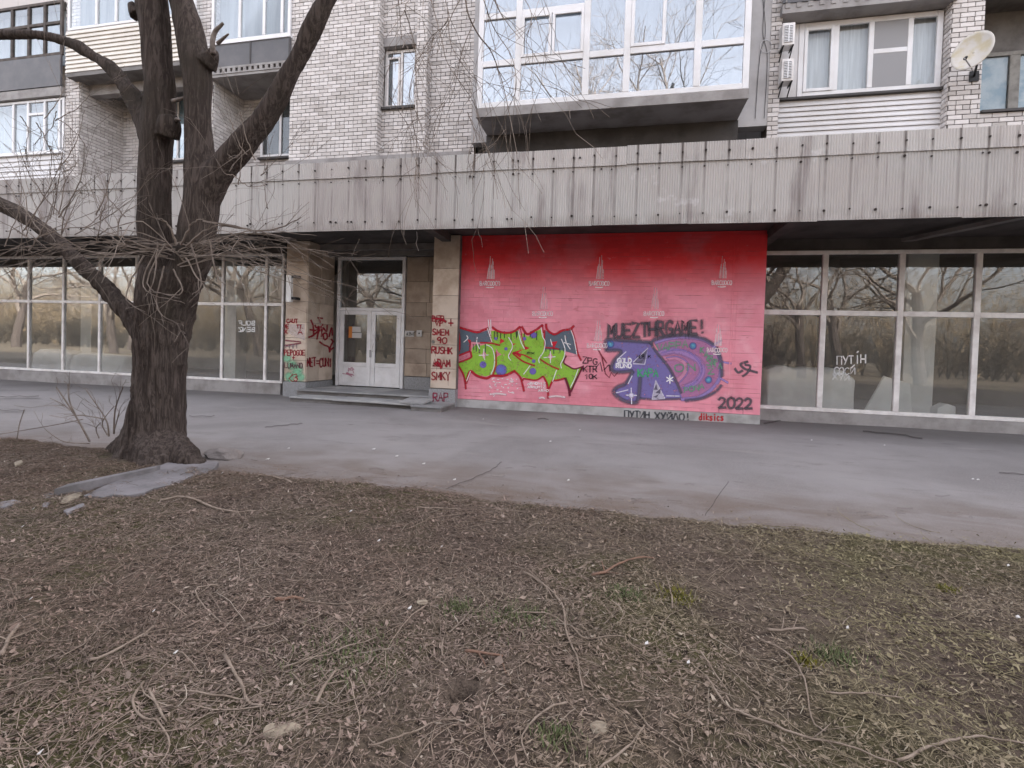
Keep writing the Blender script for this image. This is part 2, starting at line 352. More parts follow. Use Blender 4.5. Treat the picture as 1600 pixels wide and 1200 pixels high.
# ================================================================== GROUND SETTING
YW = 12.0                                        # plane of the upper brick wall
def vnoise(x, y, seed=0):                        # smooth value noise, numpy
    xi = np.floor(x).astype(int); yi = np.floor(y).astype(int); u = x - xi; v = y - yi
    u = u * u * (3 - 2 * u); v = v * v * (3 - 2 * v)
    def h(a, b):
        n = (a * 374761393 + b * 668265263 + seed * 974711) & 0x7fffffff
        n = ((n ^ (n >> 13)) * 1274126177) & 0x7fffffff
        return ((n ^ (n >> 16)) & 0xffff) / 65535.
    return (h(xi, yi) * (1 - u) + h(xi + 1, yi) * u) * (1 - v) + (h(xi, yi + 1) * (1 - u) + h(xi + 1, yi + 1) * u) * v
TREE = (-5.58, 5.0)
HOLE = G(720, 1082, .05)
def lawn_z(x, y):
    x = np.asarray(x, float); y = np.asarray(y, float)
    edge = 4.84 + .14 * (vnoise(x * .9, x * 0 + 3, 5) - .5) + .10 * (vnoise(x * 4, y * 4, 6) - .5)
    edge = np.where(x < -5.0, edge + np.clip((-5.0 - x) * .9, 0, .45), edge)
    z = .05 + .05 * (vnoise(x * .7, y * .7, 1) - .5) + .035 * (vnoise(x * 2.7, y * 2.7, 2) - .5) + .022 * (vnoise(x * 8, y * 8, 3) - .5) + .014 * (vnoise(x * 21, y * 21, 4) - .5)
    f = np.clip((edge - y) / .22, -1, 1)
    z = np.where(f < 1, z * np.clip(f, 0, 1) - .03 * (1 - np.clip(f, 0, 1)) - .05 * np.clip(-f, 0, 1), z)
    d = np.hypot(x - TREE[0], y - TREE[1]); z = z + .04 * np.exp(-(d / .7) ** 2)
    d = np.hypot(x - HOLE[0], (y - HOLE[1])); z = z - .13 * np.exp(-(d / .05) ** 2) + .018 * np.exp(-(d / .12) ** 2)
    return z
def grid_obj(name, xs, ys, zf, mat, kind):
    X, Y = np.meshgrid(xs, ys); Z = zf(X, Y); nx, ny = len(xs), len(ys)
    me = bpy.data.meshes.new(name); i = np.arange(nx * ny).reshape(ny, nx)
    q = np.stack([i[:-1, :-1], i[:-1, 1:], i[1:, 1:], i[1:, :-1]], -1).reshape(-1, 4)
    me.vertices.add(nx * ny); me.vertices.foreach_set('co', np.stack([X, Y, Z], -1).astype(np.float32).ravel())
    me.loops.add(q.size); me.loops.foreach_set('vertex_index', q.ravel().astype(np.int32))
    me.polygons.add(len(q)); me.polygons.foreach_set('loop_start', (np.arange(len(q)) * 4).astype(np.int32)); me.polygons.foreach_set('use_smooth', np.ones(len(q), bool))
    me.update(calc_edges=True); me.materials.append(M[mat])
    o = bpy.data.objects.new(name, me); COL.objects.link(o); return tag(o, kind=kind)
grid_obj('ground', np.linspace(-300, 300, 61), np.linspace(-300, 300, 61), lambda x, y: -.12 + 0 * x, 'dry_lawn', 'structure')
pav = grid_obj('pavement', np.linspace(-60, 40, 401), np.linspace(4.3, 19, 100), lambda x, y: .012 * (vnoise(x * .8, y * .8, 9) - .5) - .05 * np.clip((-6 - x) / 12, 0, 1) + np.where(y > 13.5, -.25, 0), 'asphalt', 'structure')
xs = np.unique(np.round(np.concatenate([np.linspace(-34, -9, 80), np.linspace(-9, 5.6, 520), np.linspace(5.6, 30, 80)]), 5))
ys = np.unique(np.round(np.concatenate([np.linspace(-14, .6, 60), np.linspace(.6, 5.6, 230)]), 5))
lawn = grid_obj('lawn', xs, ys, lawn_z, 'soil', 'structure')

# ================================================================== BUILDING
bld = empty('apartment_building', (-4, 12, 0), 'long apartment block of pale silicate brick with a grey corrugated canopy over its closed shopfront', 'building')
ZC0, ZC1, YC = 4.06, 5.63, 10.25                  # canopy fascia bottom, top, front plane
BRICKS = []                                      # every brick of the white walls: centre, size, normal axis, owner
def brick_face(owner, u0, u1, z0, z1, plane, axis, holes=(), depth=.02, store=BRICKS, cw=.2575, ch=.0985, off=0, joint=.0155):
    """courses of bricks on a face; axis 'y-' faces the camera, 'x+' / 'x-' are returns. u is X or Y."""
    k0 = int(math.floor(z0 / ch)); k1 = int(math.ceil(z1 / ch))
    for k in range(k0, k1):
        a, b = max(k * ch, z0), min((k + 1) * ch, z1)
        if b - a < .03: continue
        w = cw / 2 if k % 6 == 2 else cw; ph = (.5 if k % 2 else 0) * w + off + R_.uniform(-.01, .01)
        n = int(math.floor((u0 - ph) / w)); u = ph + n * w
        while u < u1:
            p, q = max(u, u0), min(u + w, u1); u += w
            if q - p < .035: continue
            uc, zc = (p + q) / 2, (a + b) / 2
            if any(h[0] - .01 < uc < h[1] + .01 and h[2] - .01 < zc < h[3] + .01 for h in holes): continue
            for h in holes:                      # clip at openings
                if h[2] < zc < h[3]:
                    if p < h[0] < q: q = h[0]
                    if p < h[1] < q: p = h[1]
            if q - p < .035: continue
            j = joint / 2 + R_.uniform(0, .0015)
            store.append((p + j, q - j, a + j, b - j, plane, axis, depth + R_.uniform(-.004, .004), owner))
def wall_part(x0, x1, z0, z1, y0=YW, thick=.3, holes=(), mat='mortar', name='brick_wall', label=None):
    mb = MB(); slab_holes(mb, x0, x1, y0, y0 + thick, z0, z1, holes); return mb.build(name, mat, bld, label)
def brick_wall(x0, x1, z0, z1, y0=YW, thick=.3, holes=(), sides='', label=None):
    o = wall_part(x0, x1, z0, z1, y0, thick, holes, label=label)
    zt = min(z1, 11.6)
    brick_face(o, x0 - .018, x1 + .018, z0, zt, y0, 'y-', holes)
    if 'r' in sides: brick_face(o, y0 + .002, y0 + thick, z0, zt, x1, 'x+')
    if 'l' in sides: brick_face(o, y0 + .002, y0 + thick, z0, zt, x0, 'x-')
    return o
def brick_box(b):
    u0, u1, z0, z1, pl, ax, d, _ = b
    if ax == 'y-': return (u0, u1, pl - d, pl + .01, z0, z1)
    if ax == 'x+': return (pl - .01, pl + d, u0, u1, z0, z1)
    return (pl - d, pl + .01, u0, u1, z0, z1)

def window(name, x0, x1, z0, z1, y, mull=(), rows=(), fw=.06, fd=.07, frame='pvc', glass='glass', label=None, mw=None, parent=None, skip=()):
    """frame as one part, every pane its child. mull: X of full-height posts; rows: (z, index of bay) transoms."""
    parent = parent or bld; mw = mw or fw; mb = MB(); e = .002
    mb.box(x0, x0 + fw, y, y + fd, z0, z1); mb.box(x1 - fw, x1, y, y + fd, z0, z1)
    mb.box(x0 + fw, x1 - fw, y + e, y + fd - e, z0, z0 + fw); mb.box(x0 + fw, x1 - fw, y + e, y + fd - e, z1 - fw, z1)
    edges = [x0 + fw / 2] + sorted(mull) + [x1 - fw / 2]
    for m in mull: mb.box(m - mw / 2, m + mw / 2, y - e, y + fd - 2 * e, z0 + fw, z1 - fw)
    cells = []
    for i, (a, b) in enumerate(zip(edges, edges[1:])):
        a += (fw if i == 0 else mw) / 2; b -= (fw if i == len(edges) - 2 else mw) / 2
        zz = [z0 + fw] + sorted(z for z, k in rows if k is None or k == i or (hasattr(k, '__len__') and i in k)) + [z1 - fw]
        for j, (c, d) in enumerate(zip(zz, zz[1:])):
            if j: mb.box(a, b, y + e, y + fd - 2 * e, c - mw / 2, c + mw / 2)
            cells.append((a, b, c + (mw / 2 if j else 0), d - (mw / 2 if j < len(zz) - 2 else 0), i, j))
    fr = mb.build(name, frame, parent, label); bevel(fr, .008)
    for a, b, c, d, i, j in cells:
        if (i, j) in skip: continue
        p = MB().box(a - .004, b + .004, y + fd * .5, y + fd * .5 + .006, c - .004, d + .004).build('pane', glass, fr)
    return fr, cells
def casement(fr, a, b, c, d, y, w=.05, mat='pvc'):      # an opening sash proud of the frame
    mb = MB(); mb.box(a, a + w, y - .02, y + .03, c, d); mb.box(b - w, b, y - .02, y + .03, c, d)
    mb.box(a + w, b - w, y - .018, y + .03, c, c + w); mb.box(a + w, b - w, y - .018, y + .03, d - w, d)
    return bevel(mb.build('sash', mat, fr), .006)

# ---- mass of the block behind and above the facade
mb = MB(); mb.box(-40, 30, 14.6, 26, 4.4, 18); mb.box(-40, 30, 12.02, 14.6, 11.62, 18)
mb.build('upper_storeys', 'brick', bld)
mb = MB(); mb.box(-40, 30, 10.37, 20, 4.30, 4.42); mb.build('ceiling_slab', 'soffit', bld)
# roof slab of the canopy, ledge under the brickwork
mb = MB(); mb.prism([(-40, 10.37, 5.53), (-40, 10.37, 5.60), (-40, 12.03, 5.86), (-40, 12.03, 5.78)], (70, 0, 0)); mb.box(-40, 30, 12.032, 14.6, 5.78, 6.06); mb.build('canopy_roof', 'concrete_dark', bld)
XA = PX(455, 240, YW); XB = PX(735, 240, YW)
mb = MB(); mb.box(XA - .1, XB, 11.9, 12.3, 6.06, 6.40); mb.build('ledge', 'concrete', bld)

# ---- white brick piers and walls of the first floor
Zb = 6.06
L1a, L1b = PX(103, 180, YW), PX(124, 180, YW)
brick_wall(L1a, L1b, Zb, 11.6, thick=1.4, sides='r')
L2b = PX(300, 127, YW); L3a = PX(334, 127, YW); L3b = PX(455, 127, YW)
brick_wall(L2b, L3a, Zb, 11.6, thick=1.4, sides='r')
F0, F1 = L3b, PX(590, 150, YW)
brick_wall(F0, F1, 6.40, 11.6, sides='r')
Q0, Q1 = PX(650, 150, YW), PX(665, 150, YW)
YR = 12.24
W0, W1, WZ0, WZ1 = PX(598, 120, YR), PX(648, 120, YR), PZ(620, 168, YR), PZ(620, 74, YR)
brick_wall(F1 + .012, Q0 - .012, 6.40, 11.6, y0=YR, thick=.4, holes=[(W0, W1, WZ0, WZ1 + .22)])
brick_wall(Q0, Q1, 6.40, 11.6, thick=.28, sides='r')
B0 = PX(737, 190, YW); B1 = PX(1201, 150, YW)
brick_wall(Q1 + .012, B0, 6.40, 11.6, y0=YR, thick=.3)
S1 = PX(1217, 150, YW)
brick_wall(B1, S1, 6.06, 11.6, thick=.5)
T0, T1 = PX(1483, 120, YW), PX(1532, 120, YW)
brick_wall(T0, T1, 6.06, 11.6, thick=1.3, sides='l')
Zs = PZ(1530, 178, YW)
brick_wall(T1 + .02, 14., 6.06, Zs, thick=.3)
mb = MB(); mb.box(T1 + .02, 14., 11.93, 12.34, Zs + .002, Zs + .05); mb.build('window_sill', 'sill', bld)
# pilaster feet
for a, b in ((F1 - .38, F1), (Q0, Q1)):
    MB().box(a, b + .03, 11.93, 12.2, 6.22, 6.42).build('pilaster_foot', 'sill', bld)
# lintel and window in the recess
MB().box(W0 - .08, W1 + .06, 12.21, 12.5, WZ1 + .03, WZ1 + .26).build('lintel', 'concrete', bld)
MB().box(W0 - .06, W1 + .05, 12.14, 12.5, WZ0 - .06, WZ0 - .002).build('window_sill', 'sill', bld)
fr, cells = window('narrow_window', W0, W1, WZ0, WZ1, YR + .12, mull=[PX(624, 120, YR)], fw=.07, frame='pvc_dirty', glass='glass_hi', label='narrow window with a ventilation sash tilted open')
a, b, c, d, _, _ = cells[0]
sash = casement(fr, a, b, c, d - .12, YR + .11, .05, 'pvc_dirty')
MB().box(W0, W1, YR + .35, YR + .37, WZ0, WZ1 + .2).build('curtain', 'curtain', fr)

# ---- recess behind the two open loggias and the glazed far-left one
def loggia_recess(x0, x1, yb, z0, z1, name_lab):
    o = wall_part(x0, x1, z0, z1, yb, .3)
    brick_face(o, x0, x1, z0, z1, yb, 'y-')
    return o
Y2 = 13.36
loggia_recess(L1b, L2b, Y2, Zb, 9.15, '')
Y3 = 13.14
loggia_recess(L3a, L3b, Y3, Zb, 8.8, '')
# loggia of the second bay: upper enclosed balcony in cream siding, open below
zA, zB = 9.27, 10.5
mb = MB(); mb.box(L1b - .12, L2b + .3, 11.72, 13.4, 9.15, 9.262); mb.build('balcony_slab', 'concrete_dark', bld)
mb = MB(); mb.box(L1b + .02, L2b, 12.25, 12.5, 8.86, 9.148); mb.build('balcony_beam', 'concrete', bld)
par = MB().box(L1b - .14, L2b + .32, 11.74, 11.80, zA, zB).build('balcony_parapet', 'beige_siding', bld, 'balcony parapet clad in cream siding')
def siding(parent, x0, x1, z0, z1, y, n, mat):
    h = (z1 - z0) / n
    for i in range(n):
        a, b = z0 + i * h, z0 + (i + 1) * h
        MB().prism([(x0, y, a + .012), (x0, y - .034, a + .006), (x0, y - .03, a + h * .35), (x0, y - .006, b - .01), (x0, y, b - .01)], (x1 - x0, 0, 0)).build('siding_board', mat, parent)
siding(par, L1b - .16, L2b + .34, zA, zB, 11.738, 10, 'beige_siding')
window('loggia_window', L1b - .14, L2b + .32, zB + .03, 11.9, 11.74, mull=[PX(110 + 32 * k, 30, 11.74) for k in (1.25, 2.2, 3.3)], fw=.08, glass='glass')
MB().box(L1b, L2b, 12.0, 12.02, zB, 11.6).build('curtain', 'baycurtain', bld)
# window on the back wall of that loggia (seen between the stems)
a0, a1, b0, b1 = PX(262, 220, Y2), PX(296, 220, Y2), PZ(280, 252, Y2), PZ(280, 150, Y2)
fr, _ = window('loggia_window', a0, a1, b0, b1, Y2 - .09, mull=[PX(281, 220, Y2)], fw=.07, glass='glass')
MB().box(a0 + .02, a1 - .02, Y2 - .04, Y2 - .03, b0 + .02, b1 - .02).build('curtain', 'glassblue', fr)
MB().box(a0 - .05, a1 + .05, Y2 - .14, Y2 - .02, b0 - .06, b0 - .004).build('window_sill', 'sill', bld)
# third bay: grey panel parapet on a perforated slab edge
mb = MB(); mb.box(L3a - .06, L3b + .02, 11.86, 13.3, 8.79, 8.86); mb.build('balcony_slab', 'concrete', bld)
edge = MB(); edge.box(L3a - .06, L3b + .02, 11.84, 11.96, 8.862, 8.90); edge.box(L3a - .06, L3b + .02, 11.84, 11.96, 9.0, 9.055)
n = 15
for i in range(n + 1):
    x = L3a - .06 + (L3b - L3a + .08) * i / n; edge.box(max(x - .045, L3a - .06), min(x + .045, L3b + .02), 11.842, 11.958, 8.90, 9.0)
edge.build('slab_edge', 'concrete', bld, 'slab edge cast with a row of small openings')
gp = MB().box(L3a - .05, L3b + .02, 11.9, 11.94, 9.07, 9.70).build('balcony_parapet', 'greypanel', bld, 'balcony parapet of dark grey sheet metal')
for k in range(3):
    x = L3a + (L3b - L3a) * (.02 + .49 * k); MB().box(x - .02, x + .02, 11.885, 11.899, 9.08, 9.69).build('panel_post', 'sill', gp)
MB().box(L3a - .06, L3b + .03, 11.87, 11.98, 9.702, 9.75).build('parapet_cap', 'pvc', gp)
window('loggia_window', L3a - .02, L3b, 9.76, 11.6, 11.9, mull=[PX(374, 30, 11.9), PX(412, 30, 11.9), PX(440, 30, 11.9)], fw=.08, glass='glass')
MB().box(L3a, L3b, 12.16, 12.18, 9.7, 11.6).build('curtain', 'baycurtain', bld)
a0, a1, b0, b1 = PX(410, 210, Y3), L3b - .05, PZ(430, 247, Y3), PZ(430, 150, Y3)
fr, _ = window('loggia_window', a0, a1, b0, b1, Y3 - .09, mull=[PX(441, 210, Y3)], fw=.08, glass='glass')
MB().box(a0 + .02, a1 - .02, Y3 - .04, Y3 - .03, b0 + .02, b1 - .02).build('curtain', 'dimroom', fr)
MB().box(a0 - .05, a1, Y3 - .14, Y3 - .02, b0 - .06, b0 - .004).build('window_sill', 'sill', bld)
# far-left bay: white glazing below, grey panel and old dark glazing above
X0 = -22.
par = MB().box(X0, L1a - .02, 11.97, 12.03, Zb, 7.02).build('balcony_parapet', 'siding', bld, 'balcony parapet clad in white siding')
siding(par, X0, L1a - .03, 6.1, 7.0, 11.968, 6, 'siding')
MB().box(X0, L1a - .01, 11.88, 12.06, 7.022, 7.06).build('window_sill', 'pvc', bld)
ms = [PX(x, 200, 11.95) for x in (-40, 20, 43, 69, 92)]
fr, _ = window('loggia_window', X0, L1a - .01, 7.07, 8.72, 11.95, mull=ms, rows=[(PZ(55, 178, 11.95), (3,))], fw=.08, glass='glass')
MB().box(X0, L1a, 12.3, 12.32, 7.0, 8.8).build('curtain', 'baycurtain', fr)
mb = MB(); mb.box(X0, L1a - .01, 11.86, 13.4, 8.74, 9.0); mb.build('balcony_slab', 'concrete', bld)
MB().box(X0, L1a - .01, 11.84, 11.90, 9.02, 9.93).build('balcony_parapet', 'greypanel', bld, 'balcony parapet of flat grey panels')
ms = [PX(x, 60, 11.9) for x in (-60, -8, 19, 45, 70)]
fr, _ = window('loggia_window', X0, L1a - .02, 9.96, 11.6, 11.88, mull=ms, rows=[(PZ(40, 42, 11.9), None)], fw=.09, frame='oldframe', glass='glass', label='old dark timber glazing of the top left loggia')
MB().box(X0, L1a, 12.3, 12.32, 9.9, 11.6).build('curtain', 'baycurtain', fr)

# ---- glazed bay on its dark underside
YB = 11.0
bx0, bx1 = PX(744, 186, YB), PX(1169, 152, YB)
bz0 = (PZ(744, 186, YB) + PZ(1169, 152, YB)) / 2
MB().box(B0, B1, YW + .0, YW + .3, 6.62, 11.6).build('bay_back_panel', 'panel', bld)
MB().box(bx0, bx1, YB + .02, YW - .002, bz0, bz0 + .13).build('bay_floor', 'baysoffit', bld)
MB().box(bx0 - .01, bx1 + .01, YB - .01, YB + .05, bz0 + .005, bz0 + .20).build('bay_fascia', 'concrete', bld)
MB().box(bx0 - .02, bx1 + .02, YW - .05, YW - .003, 6.07, bz0 - .003).build('bay_wall_base', 'soffit', bld)  # dark strip of wall below the bay, cut to the bay's width
gz0 = bz0 + .21
tz = lambda x, y: PZ(x, y, YB)
mulls = [PX(809, 97, YB), PX(916, 80, YB), PX(980, 74, YB), PX(1091, 66, YB)]
mx2 = PX(1040, 50, YB)
zt = np.mean([tz(780, 101), tz(860, 91), tz(950, 82), tz(1035, 72), tz(1130, 64)])
fr, cells = window('bay_window', bx0, bx1, gz0, 11.6, YB, mull=mulls, rows=[(zt, None), (zt + 1.06, (0, 1))], fw=.12, mw=.14, fd=.08, glass='glass_hi', label='large bay window of white frames mirroring bare trees')
xm = PX(862, 55, YB)
for a, b, c, d, i, j in cells:
    if (i, j) == (1, 1): casement(fr, a, xm - .01, c, d, YB, .06); casement(fr, xm + .01, b, c, d, YB, .06)
    if (i, j) == (3, 1): casement(fr, a, mx2, c, d, YB, .07)
for x in (bx0, bx1 - .06):                      # glazed sides of the bay
    s_ = MB(); s_.box(x, x + .06, YB + .085, YB + .15, gz0, 11.6); s_.box(x, x + .06, YW - .08, YW - .003, gz0, 11.6)
    s_.box(x + .002, x + .058, YB + .15, YW - .08, gz0, gz0 + .1); s_.box(x + .002, x + .058, YB + .15, YW - .08, zt - .06, zt + .06)
    sf = s_.build('bay_side_window', 'pvc', bld)
    MB().box(x + .028, x + .034, YB + .15, YW - .08, gz0 + .1, zt - .06).build('pane', 'glass', sf); MB().box(x + .028, x + .034, YB + .15, YW - .08, zt + .06, 11.6).build('pane', 'glass', sf)
cur = MB().box(bx0 + .08, bx1 - .08, YB + .35, YB + .36, gz0, 11.6).build('curtain', 'baycurtain', bld)

# ---- right balcony: ribbed white siding under a white window, slab above
YS = 12.22
sx0, sx1 = S1 + .01, T0 - .02
sz0, sz1 = 6.06, 7.22
par = MB().box(sx0, sx1, YS, YS + .06, sz0, sz1).build('balcony_parapet', 'siding', bld, 'balcony parapet of ribbed white siding')
siding(par, sx0, sx1, 6.30, sz1 - .03, YS - .002, 8, 'siding')
MB().box(sx0, sx1 + .01, YS - .09, YS + .08, sz1 + .002, sz1 + .05).build('window_sill', 'sill', bld)
wz1 = 8.90
wx0 = PX(1247, 90, YS)
ms = [PX(x, 85, YS) for x in (1306, 1360, 1421)]
fr, cells = window('balcony_window', wx0, sx1 - .02, sz1 + .055, wz1, YS - .02, mull=ms, rows=[(PZ(1390, 79, YS), (2,))], fw=.11, mw=.10, glass='glass', label='four-part white balcony window with a crossbar in one part')
casement(fr, *cells[0][:4], YS - .02, .07)
MB().box(wx0, sx1, YS + .16, YS + .17, sz1, wz1).build('curtain', 'curtain', fr)
MB().box(sx0, wx0 - .002, YS, YS + .05, sz1 + .055, wz1).build('filler_panel', 'siding', bld)
MB().box(cells[2][0], cells[2][1], YS - .012, YS - .009, cells[2][2], cells[3][3]).build('insect_screen', 'screen', fr)
sl0 = 8.92
mb = MB(); mb.box(S1 - .05, T0 + .06, 11.82, 13, sl0, sl0 + .20); mb.build('balcony_slab', 'concrete', bld)
mb = MB()
for k in range(15):
    x = S1 + .05 + (T0 - S1 - .1) * k / 14; mb.box(x - .045, x + .045, 11.805, 11.818, sl0 + .10, sl0 + .2)
mb.build('slab_dentils', 'concrete', bld, kind='stuff')
MB().box(S1 - .05, T0 + .07, 11.80, 11.84, sl0 + .205, 9.9).build('balcony_parapet', 'greypanel', bld, 'grey sheet parapet over the white balcony window')
for i in range(4): MB().box(S1 + .75 * i, S1 + .75 * i + .03, 11.785, 11.798, sl0 + .21, 9.88).build('panel_post', 'concrete', bld)
# ---- open loggia at the right edge
YL = 13.25
wall_part(T1, 14., Zb, 11.5, YL, .3, mat='concrete_dark', name='loggia_back_wall')
MB().box(T1 - .0, 14., 11.9, 14, 9.35, 9.5).build('loggia_ceiling', 'concrete_dark', bld)
a0, b0, b1 = PX(1537, 130, YL) - .3, PZ(1560, 190, YL), PZ(1570, 84, YL)
fr, cells = window('loggia_window', a0, 12.5, b0, b1, YL - .1, mull=[PX(1580, 120, YL), PX(1640, 120, YL)], fw=.09, mw=.2, frame='greyframe', glass='glass', label='grey framed loggia window at the right edge')
MB().box(a0 + .02, 12.4, YL - .03, YL - .02, b0, b1).build('curtain', 'glassblue', fr)

# ---- corrugated canopy fascia: two rows of sheets, bolts
can = MB().box(-40, 30, YC + .03, YC + .10, ZC0 + .02, ZC1 - .02).build('canopy', 'concrete_dark', bld, 'canopy fascia clad in corrugated sheets')
def corr_sheet(x0, x1, z0, z1, y, tilt=0, amp=.006, pitch=.047):
    n = int((x1 - x0) / pitch * 6); mb = MB(); xs = [x0 + (x1 - x0) * i / n for i in range(n + 1)]
    for x in xs:
        yy = y - amp * math.sin(2 * math.pi * x / pitch); mb.v += [(x, yy, z0 + tilt * (x - x0)), (x, yy + .004, z1 + tilt * (x - x0))]
    mb.f = [(2 * i, 2 * i + 2, 2 * i + 3, 2 * i + 1) for i in range(n)]
    return mb
x = -26.5
while x < 13:
    w = R_.choice((1.85, 2.1, 2.3)); g = .003
    corr_sheet(x + g, x + w - g, ZC0 + R_.uniform(-.008, .008), 5.29, YC + R_.uniform(0, .006), R_.uniform(-.004, .004)).build('corrugated_sheet', 'sheet', can)
    x += w
x = -27.3
while x < 13:
    w = R_.choice((1.95, 2.2, 2.4)); g = .003
    corr_sheet(x + g, x + w - g, 5.26 + R_.uniform(-.01, .01), ZC1 + R_.uniform(-.006, .006), YC - .016 - R_.uniform(0, .006), R_.uniform(-.006, .006)).build('corrugated_sheet', 'sheet', can)
    x += w
mb = MB(); x = -26.1
k = math.floor(-26 / .423)
while k * .423 < 12:
    x = (k + .5) * .423; k += 1
    for z, y, p in ((5.45, YC - .026, .95), (5.17, YC - .010, .95), (4.25, YC - .010, .95)):
        for dx in ((0,) if R_.random() < .85 else (0, R_.choice((-.09, .1, .13)))):
            if R_.random() > p: continue
            r = R_.uniform(.013, .026); c = Vector((x + dx + R_.uniform(-.012, .012), y, z + R_.uniform(-.02, .02)))
            mb.prism([c + Vector((r * math.cos(t), 0, r * math.sin(t))) for t in [i * math.pi / 3 for i in range(6)]], (0, -.016, 0))
mb.build('bolt', 'bolt', can, 'rusty bolts in three rows', kind='stuff')
# beams below the canopy
for xx in (-21, -14.6, -9.25, -4.3, 3.2, 9.6):
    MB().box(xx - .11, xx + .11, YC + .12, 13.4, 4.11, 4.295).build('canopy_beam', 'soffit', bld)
MB().prism([(6.0, 12.6, 4.14), (6.2, 12.6, 4.14), (7.35, 10.4, 4.16), (7.15, 10.4, 4.16)], (0, 0, .08)).build('canopy_brace', 'concrete_dark', bld)

# ---- painted red wall of the shop
YP = 11.92
rx0, rx1 = PX(713, 560, YP), PX(1190, 560, YP)
red = MB(); red.box(rx0, rx1, YP, 13.1, .205, 4.29); red = red.build('painted_wall', 'redpaint', bld, 'shop wall painted red, bleached to pink, covered in graffiti')
PB = []
brick_face(red, rx0, rx1 - .002, .21, 4.20, YP, 'y-', depth=.004, store=PB, joint=.0055)
pl = MB().box(rx0, rx1 + .01, YP - .045, 13.1, -.12, .20).build('plinth', 'plinth', bld)
MB().box(PX(1143, 500, YP) - .012, PX(1143, 500, YP) + .012, YP - .0135, YP - .002, .3, 4.1).build('crack_strip', 'redpaint', red)  # thin raised strip that stands for a dark crack in the wall
MB().box(PX(1150, 500, YP), rx1 + .012, YP - .010, YP + .2, .207, 4.2).build('pilaster', 'redpaint', red)

# bricks: the 300 that show largest as objects, the others joined
def split_bricks(store, nm, stuffname, mat, lab):
    sc = []
    for i, b in enumerate(store):
        x0, x1, y0, y1, z0, z1 = brick_box(b); c = ((x0 + x1) / 2, y0, (z0 + z1) / 2)
        px, py, dz = proj(c); vis = -20 < px < 1610 and -10 < py < 700
        if 205 < px < 345 or not vis: s = -1
        else:
            s = (b[1] - b[0]) / dz * (1 if b[5] == 'y-' else .35)
            if b[5] == 'y-' and nm == 'painted_brick': s *= 1 + .0 * px
        sc.append((s, i))
    top = {i for s, i in sorted(sc, reverse=True)[:300] if s > 0}; cache = {}; rest = MB()
    for i, b in enumerate(store):
        bb = brick_box(b)
        if i in top:
            key = tuple(round(v, 2) for v in (bb[1] - bb[0], bb[3] - bb[2], bb[5] - bb[4])); 
            if key not in cache: cache[key] = MB().box(-(bb[1] - bb[0]) / 2, (bb[1] - bb[0]) / 2, -(bb[3] - bb[2]) / 2, (bb[3] - bb[2]) / 2, -(bb[5] - bb[4]) / 2, (bb[5] - bb[4]) / 2).mesh(nm, M[mat])
            o = bpy.data.objects.new(nm, cache[key]); COL.objects.link(o); attach(o, b[7])
            o.location = ((bb[0] + bb[1]) / 2, (bb[2] + bb[3]) / 2, (bb[4] + bb[5]) / 2)
        else: rest.box(*bb)
    rest.build(stuffname, mat, bld, lab, kind='stuff')
split_bricks(PB, 'painted_brick', 'painted_brickwork', 'redpaint', 'red and pink painted brickwork')
split_bricks(BRICKS, 'brick', 'brickwork', 'brick', 'white silicate brickwork')
# ---- left shopfront
YG = 12.5
lx1 = PX(442, 520, YG)
ms = [PX(x, 472, YG) for x in (44, 98, 155, 212, 280, 347, 415)]
ms = [ms[0] - 1.44 * 3, ms[0] - 1.44 * 2, ms[0] - 1.44] + ms
zt = 2.56
shop, cells = window('shop_window', -26, lx1, .30, 4.02, YG, mull=ms, rows=[(zt, None)], fw=.07, mw=.085, fd=.08, frame='pvc_dirty', glass='glass_shop', label='shopfront glazing left of the entrance')
MB().box(-26, lx1, YG - .06, YG + .4, -.2, .298).build('plinth', 'concrete', bld, 'low concrete plinth of the left shopfront')
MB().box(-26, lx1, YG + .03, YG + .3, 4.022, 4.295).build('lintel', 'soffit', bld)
# ---- right shopfront
YH = 12.85
ms = [PX(x, 490, YH) for x in (1287, 1407, 1527)]; ms += [ms[-1] + 1.49, ms[-1] + 2.98]
rsx0 = rx1 + .02
shop2, cells2 = window('shop_window', rsx0, 13.6, .26, 4.02, YH, mull=ms, rows=[(2.57, None)], fw=.09, mw=.12, fd=.09, frame='pvc_dirty', glass='glass_shop', label='shopfront glazing right of the red wall')
MB().box(rx1 + .02, 14, YH - .05, YH + .4, -.2, .258).build('plinth', 'concrete', bld, 'crumbling concrete plinth of the right shopfront')
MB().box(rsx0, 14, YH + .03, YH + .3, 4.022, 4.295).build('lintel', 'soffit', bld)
# ---- rooms behind the glass
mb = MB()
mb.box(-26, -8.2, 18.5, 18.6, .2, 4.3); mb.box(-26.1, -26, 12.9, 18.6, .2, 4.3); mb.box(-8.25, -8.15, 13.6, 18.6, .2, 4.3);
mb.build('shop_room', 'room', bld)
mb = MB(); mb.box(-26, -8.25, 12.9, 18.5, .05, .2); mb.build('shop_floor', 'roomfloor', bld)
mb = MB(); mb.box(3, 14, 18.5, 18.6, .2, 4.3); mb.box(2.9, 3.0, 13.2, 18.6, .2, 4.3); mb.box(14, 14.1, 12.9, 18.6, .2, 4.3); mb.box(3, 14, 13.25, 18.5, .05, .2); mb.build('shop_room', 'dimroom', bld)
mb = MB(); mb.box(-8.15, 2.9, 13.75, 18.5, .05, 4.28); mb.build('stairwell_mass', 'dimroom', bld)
mb = MB()
for x, y in ((-16.6, 15.5), (-12.9, 14.6), (-19.8, 15.2)): mb = MB(); mb.box(x - .25, x + .25, y - .25, y + .25, .2, 4.28); mb.build('room_column', 'film', bld)
